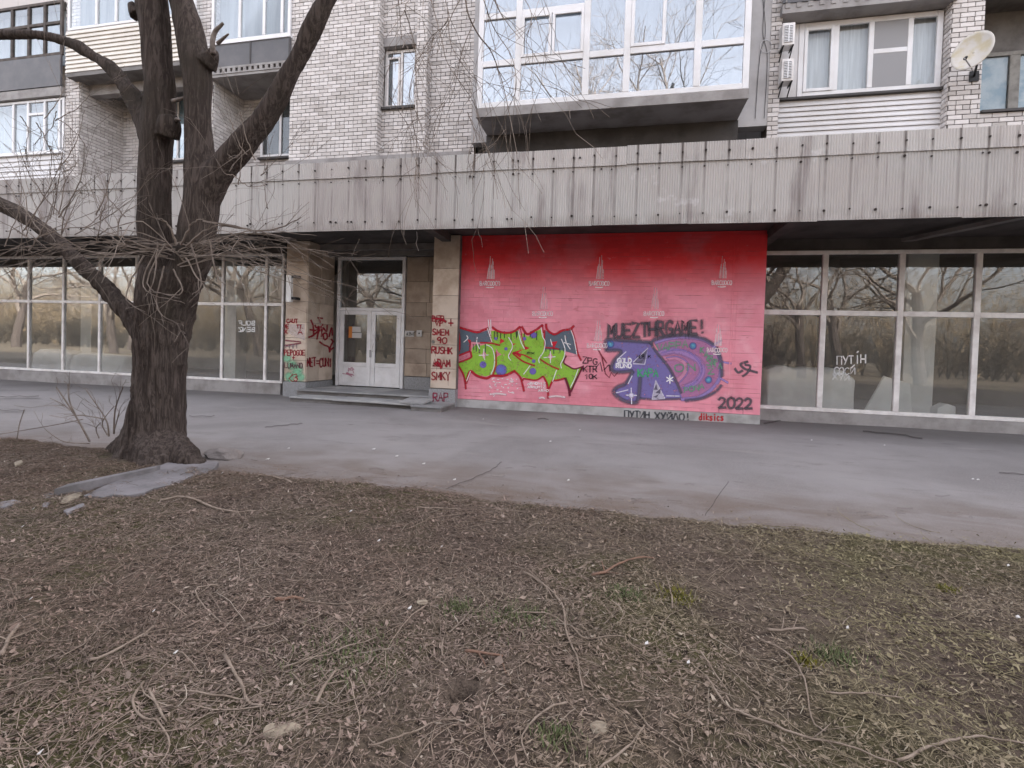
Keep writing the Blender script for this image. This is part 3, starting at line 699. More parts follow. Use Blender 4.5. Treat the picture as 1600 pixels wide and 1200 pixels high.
c0 = P(1412, 560, 14.2)[0]; c1 = P(1460, 560, 14.2)[0]
MB().box(c0, c1, 14.2, 14.7, .2, 4.28).build('room_column', 'film', bld)
MB().box(5.4, 5.9, 15.5, 16.4, .2, 4.28).build('room_column', 'dimroom', bld)

# things standing in the shop behind the glass
def drape(name, x0, x1, y0, y1, z0, z1, label, cat, seed, sag=.12, group=None):
    n, m = 26, 10; mb = MB(); rr = random.Random(seed)
    ph = rr.uniform(0, 6)
    prof = [(y0, z0), (y0 - .02, z0 + (z1 - z0) * .3), (y0 - .0, z0 + (z1 - z0) * .62), (y0 + .03, z1 - .06), (y0 + .12, z1), ((y0 + y1) / 2, z1 + .01), (y1 - .1, z1), (y1, z1 - .08), (y1, z0)]
    for i in range(n + 1):
        t = i / n; x = x0 + (x1 - x0) * t
        for k, (y, z) in enumerate(prof):
            w = math.sin(t * 9 + ph) * .5 + math.sin(t * 23 + ph * 2) * .3 + math.sin(t * 5.1 - ph + k) * .5
            e = min(t, 1 - t) * 8; e = min(1, e)
            mb.v.append((x + .01 * math.sin(k * 2 + t * 8), y - .05 * w * (1 if k < 4 else .2), max(z0, z0 + (z - z0) * (.86 + .14 * e) + (sag * .35 * w if k > 1 and z > z0 else 0) - sag * t * (1 if z > z0 + .2 else 0))))
    K = len(prof)
    for i in range(n):
        for k in range(K - 1):
            a = i * K + k; mb.f.append((a, a + K, a + K + 1, a + 1))
    mb.f.append(tuple(range(K))); mb.f.append(tuple(n * K + k for k in range(K))[::-1])
    o = mb.build(name, 'film', smooth=True); return tag(o, label, cat, group)
drape('covered_furniture', PX(1196, 600, 13.5), PX(1333, 600, 13.5), 13.4, 14.2, .2, PZ(1230, 570, 13.4), 'long low furniture under a white dust sheet behind the glass next to the red wall', 'furniture', 3)
drape('covered_furniture', PX(55, 560, 13.1), PX(112, 560, 13.1), 13.0, 13.6, .2, 1.0, 'white sheeted low cabinet behind the third window from the left edge', 'furniture', 5, .03)
drape('covered_furniture', PX(114, 560, 13.1), PX(200, 560, 13.1), 13.0, 13.6, .2, .92, 'white sheeted low cabinet just left of the tree trunk, behind glass', 'furniture', 6, .03)
# plaster boards leaning behind the right glass
a = PV(1348, 645, 13.2); b = PV(1445, 648, 13.2)
brd = MB().prism([(a.x, 13.2, .2), (b.x - .1, 13.5, .2), (b.x - .05, 13.75, .95), (a.x + .55, 13.5, 1.12)], (0, .05, .02)).build('leaning_board', 'film'); tag(brd, 'pale board leaning at a slant behind the glass in front of the white column', 'board')
sk = MB().prism([(PX(1458, 640, 13.3), 13.15, .2), (PX(1490, 640, 13.3), 13.2, .2), (PX(1492, 640, 13.3), 13.25, .5), (PX(1478, 640, 13.3), 13.28, .56), (PX(1462, 640, 13.3), 13.22, .45)], (0, .3, .0)).build('rubble_sack', 'film'); tag(bevel(sk, .03, 2), 'small pale sack on the floor behind the glass, right of the white column', 'sack')

# ---- entrance: pillars, recess, door, steps
YD = 13.38
px0, px1 = PX(446, 540, 12.12), PX(479, 540, 12.12)
qx0, qx1 = PX(674, 540, 11.74), PX(714, 540, 11.74)
def clad(parent, x0, x1, y0, y1, courses, faces, mat, n=1):
    """stone slabs with open joints on the front ('f') and the camera-side return ('r')"""
    for a, b in zip(courses, courses[1:]):
        j = .004
        if 'f' in faces:
            cuts = [x0, x1] if n == 1 else [x0] + sorted(x0 + (x1 - x0) * (i + R_.uniform(.35, .65) - .5 + .0) / n for i in range(1, n)) + [x1]
            for p, q in zip(cuts, cuts[1:]):
                bevel(MB().box(p + j, q - j, y0 - .025 - R_.uniform(0, .004), y0 - .001, a + j, b - j).build('stone_slab', mat, parent), .004)
        if 'r' in faces:
            cuts = [y0 - .02] + ([y0 + (y1 - y0) * R_.uniform(.4, .62)] if y1 - y0 > .8 else []) + [y1]
            for p, q in zip(cuts, cuts[1:]):
                bevel(MB().box(x1 + .001, x1 + .025 + R_.uniform(0, .004), p + j, q - j, a + j, b - j).build('stone_slab', mat, parent), .004)
p1 = MB().box(px0, px1, 12.12, YD, .40, 4.28).build('entrance_pillar', 'mortar', bld, 'stone pillar left of the entrance with red tags over a green spray patch')
clad(p1, px0, px1, 12.12, YD - .02, [.42, 1.0, 1.62, 2.05, 2.62, 3.1, 3.7, 4.27], 'fr', 'stone')
MB().box(px0 - .01, px1 + .035, 12.06, YD, -.1, .40).build('pillar_base', 'granite', p1)
p2 = MB().box(qx0, qx1, 11.76, YD + .3, .44, 4.28).build('entrance_pillar', 'mortar', bld, 'stone pillar right of the entrance with a column of red tags')
clad(p2, qx0, qx1, 11.76, YD, [.46, .95, 1.55, 2.2, 2.78, 3.45, 4.27], 'f', 'stone')
MB().box(qx0 - .02, qx1 + .0, 11.70, YD, -.1, .44).build('pillar_base', 'granite', p2)
dx0, dx1 = PX(526.5, 540, YD), PX(632, 540, YD)
dz0 = .245
bw = MB().box(dx1 + .004, qx0 + .3, YD + .02, YD + .3, .1, 4.28).build('entrance_wall', 'mortar', bld, 'brown stained stone wall between the door and the right pillar')
clad(bw, dx1 + .01, qx0 + .02, YD + .02, YD, [.62, 1.0, 1.42, 1.9, 2.35, 2.75, 3.35, 4.05], 'f', 'stone_dark', 2)
MB().box(dx1 + .01, qx0, YD - .02, YD + .02, .24, .60).build('wall_base', 'granite', bw)
MB().box(px1 + .03, qx0 + .2, YD - .05, YD + .2, 4.07, 4.285).build('door_beam', 'concrete_dark', bld)
for k, (za, zb_, yy) in enumerate(((4.12, 4.28, 12.6), (4.02, 4.18, 12.95))):
    MB().box(px1 + .03, qx0 - .01, yy, yy + .12, za, zb_).build('entrance_beam', 'concrete_dark', bld)
# door frame with transom light
zt = PZ(580, 485, YD); zd1 = 4.06
df = MB(); fw = .10
df.box(dx0, dx0 + fw, YD - .06, YD + .06, dz0, zd1); df.box(dx1 - fw, dx1, YD - .06, YD + .06, dz0, zd1)
df.box(dx0 + fw, dx1 - fw, YD - .058, YD + .058, zd1 - .09, zd1); df.box(dx0 + fw, dx1 - fw, YD - .058, YD + .058, zt - .02, zt + .07)
door = bevel(df.build('entrance_door', 'pvc_blue', bld, 'white double entrance door with glazed leaves and a large light above'), .008)
MB().box(dx0 + fw - .01, dx1 - fw + .01, YD, YD + .008, zt + .065, zd1 - .085).build('pane', 'glass_door', door)
xm = PX(580.5, 540, YD)
def leaf(x0, x1, lab):
    mb = MB(); z0, z1 = dz0 + .02, zt - .025; w = .13; zm = PZ(600, 571, YD); y0, y1 = YD - .05, YD + .02
    mb.box(x0, x0 + w, y0, y1, z0, z1); mb.box(x1 - w, x1, y0, y1, z0, z1)
    for a, b in ((z0, z0 + .09), (zm - .06, zm + .06), (z1 - .11, z1)): mb.box(x0 + w, x1 - w, y0 + .002, y1 - .002, a, b)
    mb.box(x0 + w, x1 - w, y0 + .022, y1 - .01, z0 + .09, zm - .06)
    o = bevel(mb.build('door_leaf', 'pvc_blue', door, lab), .006)
    MB().box(x0 + w - .005, x1 - w + .005, YD - .018, YD - .012, zm + .055, z1 - .105).build('pane', 'glass_door', door)
    for zz in (z0 + .16, (z0 + z1) / 2 + .2, z1 - .2): MB().box((x0 if x0 < xm - .3 else x1) - .014, (x0 if x0 < xm - .3 else x1) + .014, YD - .072, YD - .051, zz - .06, zz + .06).build('hinge', 'pvc', door)
leaf(dx0 + fw + .012, xm - .004, 'left leaf with a taped notice and a pink scribble'); leaf(xm + .004, dx1 - fw - .012, None)
hd = MB().tube([(xm + .07, YD - .05, 1.30), (xm + .07, YD - .13, 1.32), (xm + .16, YD - .14, 1.62), (xm + .10, YD - .13, 1.78), (xm + .02, YD - .05, 1.80)], .012, 6); hd.build('door_handle', 'pvc', door)
MB().box(xm - .03, xm + .03, YD - .066, YD - .0505, 1.12, 1.34).build('lock_plate', 'metal', door)
MB().box(dx0, dx1, YD + .9, YD + .92, .2, 4.2).build('hall_wall', 'dimroom', bld)
# steps
st = MB().box(px1 + .03, qx0 + .1, 11.72, YD + .0, -.1, .205).build('entrance_steps', 'concrete_dark', bld, 'low entrance steps of worn grey slabs')
n = 5
for i in range(n):
    a = px1 + .03 + (qx0 - px1 - .02) * i / n; b = px1 + .03 + (qx0 - px1 - .02) * (i + 1) / n
    bevel(MB().box(a + .006, b - .006, 11.66, 12.5, .207, .245 + R_.uniform(-.004, .004)).build('step_slab', 'step', st), .006)
    bevel(MB().box(a + .006, b - .006, 12.51, YD - .07, .207, .242 + R_.uniform(-.003, .003)).build('step_slab', 'step', st), .006)
s2a = PX(452, 620, 11.0); s2b = -3.92
MB().box(s2a, s2b - .02, 11.02, 11.66, -.1, .085).build('lower_step', 'concrete_dark', st)
cut = [s2a, s2a + 1.25, s2a + 2.55, s2a + 3.35, s2b - .75, s2b]
for i, (a, b) in enumerate(zip(cut, cut[1:])):
    d = -.35 if i == 4 else (-.06 * i)
    h0 = .0 if i < 4 else .01
    sl_ = MB().box(a + .008, b - .008, 10.98 + d, 11.62, .088, .13 + .006 * (i % 2)); o = bevel(sl_.build('step_slab', 'step', st), .008)
MB().box(s2b - .74, s2b - .01, 10.66, 11.3, -.05, .086).build('step_block', 'concrete_dark', st)
lo = MB().prism([(-5.05, 10.86, .142), (-4.42, 10.8, .138), (-4.38, 11.32, .20), (-5.0, 11.36, .205)], (0, 0, .035)).build('step_slab', 'step', st, 'loose slab lying tilted on the lower step')

# ---- things fixed to the building
sg = empty('notice_plate', (PX(640, 521, YD), YD, PZ(640, 521, YD)), 'small white plate with black writing right of the entrance door', 'plate')
a, b, c, d = PX(633, 521, YD), PX(648, 521, YD), PZ(640, 526, YD), PZ(640, 517, YD)
MB().box(a, b, YD - .045, YD - .028, c, d).build('plate', 'paper', sg)
bt = empty('door_bell', (PX(656, 521, YD), YD, PZ(656, 521, YD)), 'little white doorbell with a dark button beside the plate', 'doorbell')
a, b, c, d = PX(652, 521, YD), PX(660, 521, YD), PZ(656, 526, YD), PZ(656, 516, YD)
MB().box(a, b, YD - .05, YD - .028, c, d).build('housing', 'paper', bt); MB().box((a + b) / 2 - .02, (a + b) / 2 + .02, YD - .056, YD - .051, (c + d) / 2 - .02, (c + d) / 2 + .02).build('button', 'black', bt)
po = empty('poster', (PX(555, 519, YD), YD - .02, PZ(555, 519, YD)), 'orange and white paper notice taped inside the left door leaf', 'notice')
a, b, c, d = PX(545.5, 519, YD), PX(565.5, 519, YD), PZ(555, 528, YD), PZ(555, 510.5, YD)
MB().box(a, a + .11, YD - .022, YD - .02, c, d).build('orange_strip', 'orange', po); MB().box(a + .112, b, YD - .022, YD - .02, c, c + (d - c) * .45).build('sheet', 'paper', po); MB().box(a + .112, b - .03, YD - .022, YD - .02, c + (d - c) * .52, d).build('sheet', 'paper', po)
lb = empty('wall_lamp', (PX(451, 450, 12.0), 12.1, PZ(451, 450, 12)), 'long white box lamp on two black brackets high on the left pillar', 'lamp')
a, b = PX(448, 450, 11.9), PX(456, 450, 11.9)
bevel(MB().box(a, b, 11.86, 11.96, PZ(452, 472, 11.9), PZ(452, 430, 11.9)).build('housing', 'lamp', lb), .01)
for y in (432, 466): MB().box(b + .002, b + .13, 11.88, 11.93, PZ(452, y + 2, 11.9), PZ(452, y - 2, 11.9)).build('bracket', 'black', lb); MB().box(b + .09, b + .13, 11.931, 12.095, PZ(452, y + 2, 11.9), PZ(452, y - 2, 11.9)).build('bracket', 'black', lb)
wr = MB().tube([PV(651, 362, 11.2), PV(652, 372, 11.25), PV(650, 380, 11.3), PV(654, 392, 11.3)], .007, 5).build('loose_wire', 'pvc'); tag(wr, 'short white wire dangling from the canopy before the right pillar', 'wire')
def ac_unit(px, py0, py1, label):
    x0, x1, z0, z1 = PX(px[0], py0, 11.72), PX(px[1], py0, 11.72), PZ(px[0], py1, 11.72), PZ(px[0], py0, 11.72)
    r = empty('air_conditioner', ((x0 + x1) / 2, 11.99, z0), label, 'air conditioner', 'air conditioner units beside the balcony window')
    bevel(MB().box(x0, x1, 11.72, 11.97, z0, z1).build('casing', 'pvc_dirty', r), .012)
    MB().box(x0 + .05, x1 - .05, 11.712, 11.719, z0 + .06, z1 - .06).build('grille_back', 'black', r)
    n = 11; g = MB()
    for i in range(n):
        z = z0 + .07 + (z1 - z0 - .14) * i / (n - 1); MB().box(x0 + .04, x1 - .04, 11.695, 11.711, z - .008, z + .008).build('grille_slat', 'pvc', r)
    MB().box((x0 + x1) / 2 - .012, (x0 + x1) / 2 + .012, 11.690, 11.694, z0 + .05, z1 - .05).build('grille_bar', 'pvc', r)
    for x in (x0 + .03, x1 - .03): MB().box(x - .012, x + .012, 11.70, 11.998, z0 - .03, z0 - .004).build('bracket', 'black', r); MB().prism([(x - .01, 11.74, z0 - .032), (x - .01, 11.77, z0 - .032), (x - .01, 11.998, z0 - .2), (x - .01, 11.998, z0 - .23)], (.02, 0, 0)).build('bracket', 'black', r)
ac_unit((1223, 1243), 36, 71, 'upper white air conditioner unit left of the balcony window')
ac_unit((1222, 1241), 92, 127, 'lower white air conditioner unit left of the balcony window')
# satellite dish
dc = PV(1522, 82, 11.4)
ds = empty('satellite_dish', (T0 + .45, 11.98, PZ(1508, 118, 11.98)), 'round white satellite dish with yellow stains on the brick pier', 'satellite dish')
_az, _el = math.radians(-50), math.radians(8); ax = Vector((math.sin(_az) * math.cos(_el), -math.cos(_az) * math.cos(_el), math.sin(_el))); u = Vector((0, 0, 1)).cross(ax).normalized(); w = ax.cross(u)
RD = .335; mb = MB(); rings, seg = 8, 28
for i in range(rings + 1):
    r = RD * i / rings
    for j in range(seg):
        t = 2 * math.pi * j / seg; mb.v.append(tuple(dc + (u * math.cos(t) + w * math.sin(t) * 1.08) * r + ax * (.085 * (r / RD) ** 2)))
for i in range(rings):
    for j in range(seg): a = i * seg + j; b = i * seg + (j + 1) % seg; mb.f.append((a, b, b + seg, a + seg))
ref = mb.build('reflector', 'dish', ds, smooth=True); sm = ref.modifiers.new('thick', 'SOLIDIFY'); sm.thickness = .012
low = dc - w * RD * 1.0
tip = dc + ax * .34 - w * .27
MB().tube([low, tip], .012, 6).build('feed_arm', 'metal', ds)
MB().tube([tip - ax * .02, tip + (dc - tip).normalized() * .09], [.03, .022], 10).build('feed_horn', 'black', ds)
back = dc - ax * .03
MB().tube([back, back - ax * .16 - w * .05, Vector((T0 + .42, 11.96, PZ(1508, 120, 11.96)))], .02, 8).build('mount_arm', 'black', ds)
MB().box(T0 + .34, T0 + .50, 11.955, 11.975, PZ(1508, 128, 11.96), PZ(1508, 112, 11.96)).build('wall_plate', 'black', ds)
# thin cables on the panel right of the bay
for k, xs_ in enumerate(((1190, 1196, 1187, 1180), (1197, 1192, 1199, 1194))):
    c = MB().tube([PV(x, y, 11.985) for x, y in spline(list(zip(xs_, (-20, 50, 90, 185))), 6)], .006, 4).build('cable', 'black'); tag(c, ('dark cable sagging down the panel right of the bay, the one nearer the bay', 'dark cable running down the panel right of the bay, the one nearer the air conditioners')[k], 'cable')
cl = MB().tube([PV(1197 + 9 * math.cos(t), 72 + 10 * math.sin(t), 11.97) for t in [i * .4 for i in range(34)]], .006, 4).build('cable_coil', 'pvc'); tag(cl, 'small pale coil of spare cable left of the air conditioners', 'cable')

# ================================================================== GRAFFITI: spray strokes lying on the walls
def rgb(h): return lin(h)[:3]
class Spray:
    """strokes on a plane; place(u, v, layer) -> world point"""
    def __init__(s, place): s.pl = place; s.v = []; s.f = []; s.c = []; s.k = 0
    def _add(s, rows, col, alphas):
        n0 = len(s.v); m = len(rows[0]); s.k += 1
        for r, al in zip(rows, alphas):
            for (u, v), a in zip(r, al): s.v.append(tuple(s.pl(u, v, s.k))); s.c.append(col + (a,))
        for i in range(len(rows) - 1):
            for j in range(m - 1):
                a = n0 + i * m + j; s.f.append((a, a + 1, a + m + 1, a + m))
    def stroke(s, pts, w, col, soft=.35, smooth=True, alpha=.95, taper=False):
        if isinstance(col, str): col = rgb(col)
        if smooth and len(pts) > 2: pts = spline(pts, 5)
        P_ = [np.array(p, float) for p in pts]
        if len(P_) < 2: return
        d0 = P_[1] - P_[0]; d1 = P_[-1] - P_[-2]
        n0 = np.linalg.norm(d0) + 1e-9; n1 = np.linalg.norm(d1) + 1e-9
        P_ = [P_[0] - d0 / n0 * w * .45] + P_ + [P_[-1] + d1 / n1 * w * .45]
        rows, als = [], []; K = len(P_)
        for i, p in enumerate(P_):
            t = P_[min(i + 1, K - 1)] - P_[max(i - 1, 0)]; t = t / (np.linalg.norm(t) + 1e-9); nrm = np.array([-t[1], t[0]])
            f = 1. if not taper else max(.25, 1 - .75 * i / K)
            h = w / 2 * f; o = h * (1 + soft); q = h * (1 - soft)
            rows.append([tuple(p - nrm * o), tuple(p - nrm * q), tuple(p + nrm * q), tuple(p + nrm * o)])
            e = 0. if i in (0, K - 1) else alpha; als.append([0., e, e, 0.])
        s._add(rows, col, als)
    def fill(s, pts, col, smooth=False, alpha=.97):
        if isinstance(col, str): col = rgb(col)
        if smooth: pts = spline(list(pts) + [pts[0]], 5)[:-1]
        s.k += 1; n0 = len(s.v)
        for u, v in pts: s.v.append(tuple(s.pl(u, v, s.k))); s.c.append(col + (alpha,))
        for t in tessellate_polygon([[Vector((u, v, 0)) for u, v in pts]]): s.f.append(tuple(n0 + i for i in t))
    def dot(s, c, r, col, col2=None, alpha=.95, soft=.5, n=16):
        if isinstance(col, str): col = rgb(col)
        s.k += 1; n0 = len(s.v); s.v.append(tuple(s.pl(c[0], c[1], s.k))); s.c.append((rgb(col2) if col2 else col) + (alpha,))
        for rr, al in ((r * (1 - soft * .6), alpha), (r, 0.)):
            for i in range(n): t = 2 * math.pi * i / n; s.v.append(tuple(s.pl(c[0] + rr * math.cos(t), c[1] + rr * math.sin(t), s.k))); s.c.append(col + (al,))
        for i in range(n):
            j = (i + 1) % n; s.f += [(n0, n0 + 1 + i, n0 + 1 + j), (n0 + 1 + i, n0 + 1 + n + i, n0 + 1 + n + j, n0 + 1 + j)]
    def text(s, txt, x, y, h, w, lw, col, rise=0., jit=.08, soft=.35, mirror=False, slant=0., rr=R_):
        """x,y = left baseline, h letter height, w advance; v grows downwards"""
        for k, ch in enumerate(txt):
            for stk in FONT.get(ch, []):
                jx, jy = rr.uniform(-jit, jit) * w, rr.uniform(-jit, jit) * h
                pts = []
                for a, b in stk:
                    if mirror: a = 1 - a
                    pts.append((x + (len(txt) - 1 - k if mirror else k) * w + a * w * .78 + jx + slant * b * h, y - b * h + rise * k + jy))
                al_ = rr.uniform(.78, .97)
                if lw > 3.2: s.stroke(pts, lw * 1.9, col, 1., smooth=len(stk) > 4, alpha=.22)
                s.stroke(pts, lw * rr.uniform(.85, 1.1), col, soft, smooth=len(stk) > 4, alpha=al_)
                if lw > 2 and rr.random() < .16: p_ = pts[-1]; s.stroke([p_, (p_[0] + .3, p_[1] + h * rr.uniform(.3, .9))], lw * .3, col, .6, smooth=False, alpha=.7, taper=True)
    def build(s, name, parent, label=None):
        me = bpy.data.meshes.new(name); me.from_pydata(s.v, [], s.f); me.materials.append(M['spray'])
        at = me.color_attributes.new('paint', 'FLOAT_COLOR', 'POINT'); at.data.foreach_set('color', np.array(s.c, np.float32).ravel())
        o = bpy.data.objects.new(name, me); COL.objects.link(o); attach(o, parent); return tag(o, label)
_a = [(0, 0), (.5, 1), (1, 0)]
_o = [(.5, 1), (.05, .8), (0, .4), (.2, .03), (.7, 0), (1, .4), (.9, .85), (.5, 1)]
FONT = {
 'A': [_a, [(.2, .4), (.8, .4)]], 'B': [[(0, 0), (0, 1)], [(0, 1), (.8, .9), (.7, .55), (0, .5)], [(0, .5), (.95, .4), (.8, .02), (0, 0)]],
 'C': [[(1, .85), (.6, 1), (.1, .8), (0, .35), (.3, 0), (.7, 0), (1, .15)]], 'D': [[(0, 0), (0, 1)], [(0, 1), (.7, .9), (1, .5), (.7, .08), (0, 0)]],
 'E': [[(1, 1), (0, 1), (0, 0)], [(0, 0), (1, 0)], [(0, .5), (.8, .5)]], 'F': [[(1, 1), (0, 1), (0, 0)], [(0, .5), (.8, .5)]],
 'G': [[(1, .85), (.6, 1), (.1, .8), (0, .35), (.3, 0), (.8, .02), (1, .42)], [(1, .42), (.55, .42)]], 'H': [[(0, 0), (0, 1)], [(1, 0), (1, 1)], [(0, .5), (1, .5)]],
 'I': [[(.5, 0), (.5, 1)]], 'i': [[(.5, 0), (.5, .65)], [(.5, .85), (.5, .97)]], 'J': [[(.8, 1), (.8, .2), (.4, 0), (.05, .2)]], 'K': [[(0, 0), (0, 1)], [(1, 1), (0, .45)], [(.25, .55), (1, 0)]],
 'L': [[(0, 1), (0, 0), (.95, 0)]], 'M': [[(0, 0), (.1, 1), (.5, .35)], [(.5, .35), (.9, 1), (1, 0)]], 'N': [[(0, 0), (0, 1), (1, 0)], [(1, 0), (1, 1)]],
 'O': [_o], 'P': [[(0, 0), (0, 1)], [(0, 1), (.85, .95), (.9, .55), (0, .45)]], 'R': [[(0, 0), (0, 1)], [(0, 1), (.85, .95), (.85, .55), (0, .48)], [(.35, .48), (1, 0)]],
 'S': [[(.95, .9), (.5, 1), (.08, .8), (.3, .53), (.8, .42), (.9, .12), (.4, 0), (0, .12)]], 'T': [[(0, 1), (1, 1)], [(.5, 1), (.5, 0)]], 'U': [[(0, 1), (.05, .2), (.45, 0), (.9, .2), (1, 1)]],
 'V': [[(0, 1), (.5, 0), (1, 1)]], 'W': [[(0, 1), (.25, 0), (.5, .7)], [(.5, .7), (.75, 0), (1, 1)]], 'X': [[(0, 0), (1, 1)], [(0, 1), (1, 0)]], 'Y': [[(0, 1), (.5, .5), (1, 1)], [(.5, .5), (.5, 0)]], 'Z': [[(0, 1), (1, 1), (0, 0)], [(0, 0), (1, 0)]],
 '2': [[(0, .8), (.35, 1), (.85, .85), (.75, .5), (0, 0)], [(0, 0), (1, 0)]], '0': [_o], '9': [[(.9, .7), (.5, .45), (.1, .7), (.5, 1), (.9, .75), (.8, 0)]], '3': [[(0, .95), (.6, 1), (.8, .75), (.35, .55)], [(.35, .55), (.9, .35), (.6, 0), (0, .1)]],
 '1': [[(.2, .75), (.6, 1), (.6, 0)]], '<': [[(1, .95), (0, .4), (1, 0)]], '=': [[(0, .65), (1, .65)], [(0, .3), (1, .3)]], '+': [[(.5, .1), (.5, .95)], [(0, .5), (1, .5)]], '!': [[(.5, 1), (.5, .35)], [(.5, .08), (.5, .0)]],
 '*': [[(.5, 0), (.5, 1)], [(.05, .25), (.95, .75)], [(.05, .75), (.95, .25)]], '.': [[(.4, 0), (.5, .05)]],
 'Т': [[(0, 1), (1, 1)], [(.5, 1), (.5, 0)]], 'О': [_o], 'П': [[(0, 0), (0, 1), (1, 1), (1, 0)]], 'У': [[(0, 1), (.5, .45)], [(1, 1), (.3, 0)]], 'И': [[(0, 1), (0, 0), (1, 1)], [(1, 1), (1, 0)]], 'Й': [[(0, .8), (0, 0), (1, .8)], [(1, .8), (1, 0)], [(.25, 1.05), (.5, .93), (.8, 1.1)]],
 'Х': [[(0, 0), (1, 1)], [(0, 1), (1, 0)]], 'Л': [[(0, 0), (.45, 1), (.6, 1), (1, 0)]], 'Н': [[(0, 0), (0, 1)], [(1, 0), (1, 1)], [(0, .5), (1, .5)]], 'd': [[(.9, 1), (.9, 0)], [(.9, .4), (.4, .55), (.05, .25), (.4, 0), (.9, .15)]], 'k': [[(.1, 0), (.1, 1)], [(.9, .6), (.1, .3), (.9, 0)]],
 's': [[(.9, .55), (.4, .6), (.15, .45), (.8, .2), (.6, 0), (.05, .05)]], 'c': [[(.9, .5), (.4, .6), (.1, .3), (.4, 0), (.9, .08)]], 'j': [[(.5, .6), (.5, -.15), (.1, -.25)], [(.5, .85), (.5, .9)]],
}
PXM = .0153                                        # metres per photo pixel on the painted wall
def on_wall(Y, eps=.0085):
    def f(u, v, k):
        x, z = P(u, v, Y); return Vector((x, Y - eps - k * .00012, z))
    return f
def conv(ox, oy, sc): return lambda pts: [(ox + a * sc, oy + b * sc) for a, b in pts]
# --- green piece
g = Spray(on_wall(YP)); z = conv(700, 490, .1375); SC = .1375
GREEN, GREY, RED, WHT, PUR = '8fc043', '5d6b78', 'b0182c', 'f2eef0', '7565b5'
for pl_ in ([(110, 165), (170, 175), (320, 225), (380, 215), (470, 180), (500, 320), (380, 330), (265, 320), (250, 430), (110, 485), (135, 330)], [(1105, 190), (1200, 232), (1300, 195), (1400, 180), (1430, 300), (1480, 470), (1340, 430), (1320, 420), (1100, 410), (1100, 300)]): g.fill(z(pl_), GREY)
for pl_ in ([(100, 565), (260, 505), (275, 390), (330, 345), (370, 365), (440, 345), (500, 340), (520, 390), (545, 500), (540, 600), (500, 690), (430, 712), (360, 705), (310, 675), (270, 635), (240, 670), (208, 780), (185, 690), (150, 625)],
  [(490, 195), (560, 195), (640, 220), (740, 210), (805, 190), (840, 300), (880, 400), (880, 500), (960, 590), (900, 640), (850, 730), (810, 690), (760, 640), (700, 680), (620, 695), (505, 690), (545, 600), (545, 500), (520, 400), (495, 330)],
  [(842, 220), (910, 262), (1000, 200), (1065, 175), (1100, 330), (1080, 450), (1060, 540), (1150, 600), (1250, 630), (1195, 760), (1150, 845), (1080, 715), (1000, 750), (900, 740), (855, 720), (900, 630), (960, 590), (880, 500), (880, 400)],
  [(1090, 405), (1150, 410), (1320, 420), (1335, 480), (1310, 560), (1380, 600), (1440, 625), (1530, 600), (1460, 720), (1395, 870), (1360, 800), (1330, 735), (1240, 755), (1190, 755), (1245, 630), (1150, 600), (1055, 540), (1080, 450)]): g.fill(z(pl_), GREEN)
for x, y, r in ((545, 250, 60), (700, 620, 60), (920, 470, 70), (1240, 560, 60), (330, 620, 60), (1010, 330, 60), (640, 320, 50)): g.dot(*z([(x, y)]), r * SC, 'a9cf52', alpha=.5, soft=1)
for x in (530, 560, 600, 640, 715, 775, 790, 870, 940, 960, 1010): g.stroke(z([(x, 205), (x + R_.uniform(-6, 6), 250 + R_.uniform(0, 60))]), 16 * SC, '3c4a38', taper=True)
for x in (290, 320, 355, 425, 1110, 1160, 1200, 1270, 1310): g.stroke(z([(x, 350 if x < 700 else 400), (x + 4, 400 + R_.uniform(10, 60))]), 18 * SC, '4d6b54', taper=True, alpha=.8)
for x, y, r, c2 in ((400, 580, 44, None), (605, 640, 74, '5f7fc8'), (965, 655, 44, None), (660, 400, 22, None), (975, 245, 40, None), (870, 285, 24, None), (975, 540, 24, None), (545, 285, 20, None)): g.dot(*z([(x, y)]), r * SC, PUR, c2)
for tri in ([(598, 280), (645, 312), (588, 348)], [(735, 440), (870, 400), (800, 440), (838, 480), (820, 500)], [(1165, 322), (1245, 315), (1205, 395)], [(225, 295), (262, 300), (245, 340)], [(880, 370), (930, 392), (880, 415)], [(735, 340), (780, 340), (740, 360)]): g.fill(z(tri), 'c62336')
g.fill(z([(150, 500), (250, 440), (268, 485), (110, 535)]), 'd47f92'); g.fill(z([(545, 390), (575, 440), (612, 465), (575, 480), (550, 500)]), 'd47f92')
for c in ((412, 470), (1165, 490)): g.fill(z([(c[0], c[1] - 50), (c[0] + 28, c[1]), (c[0], c[1] + 46), (c[0] - 28, c[1])]), 'd98a9c')
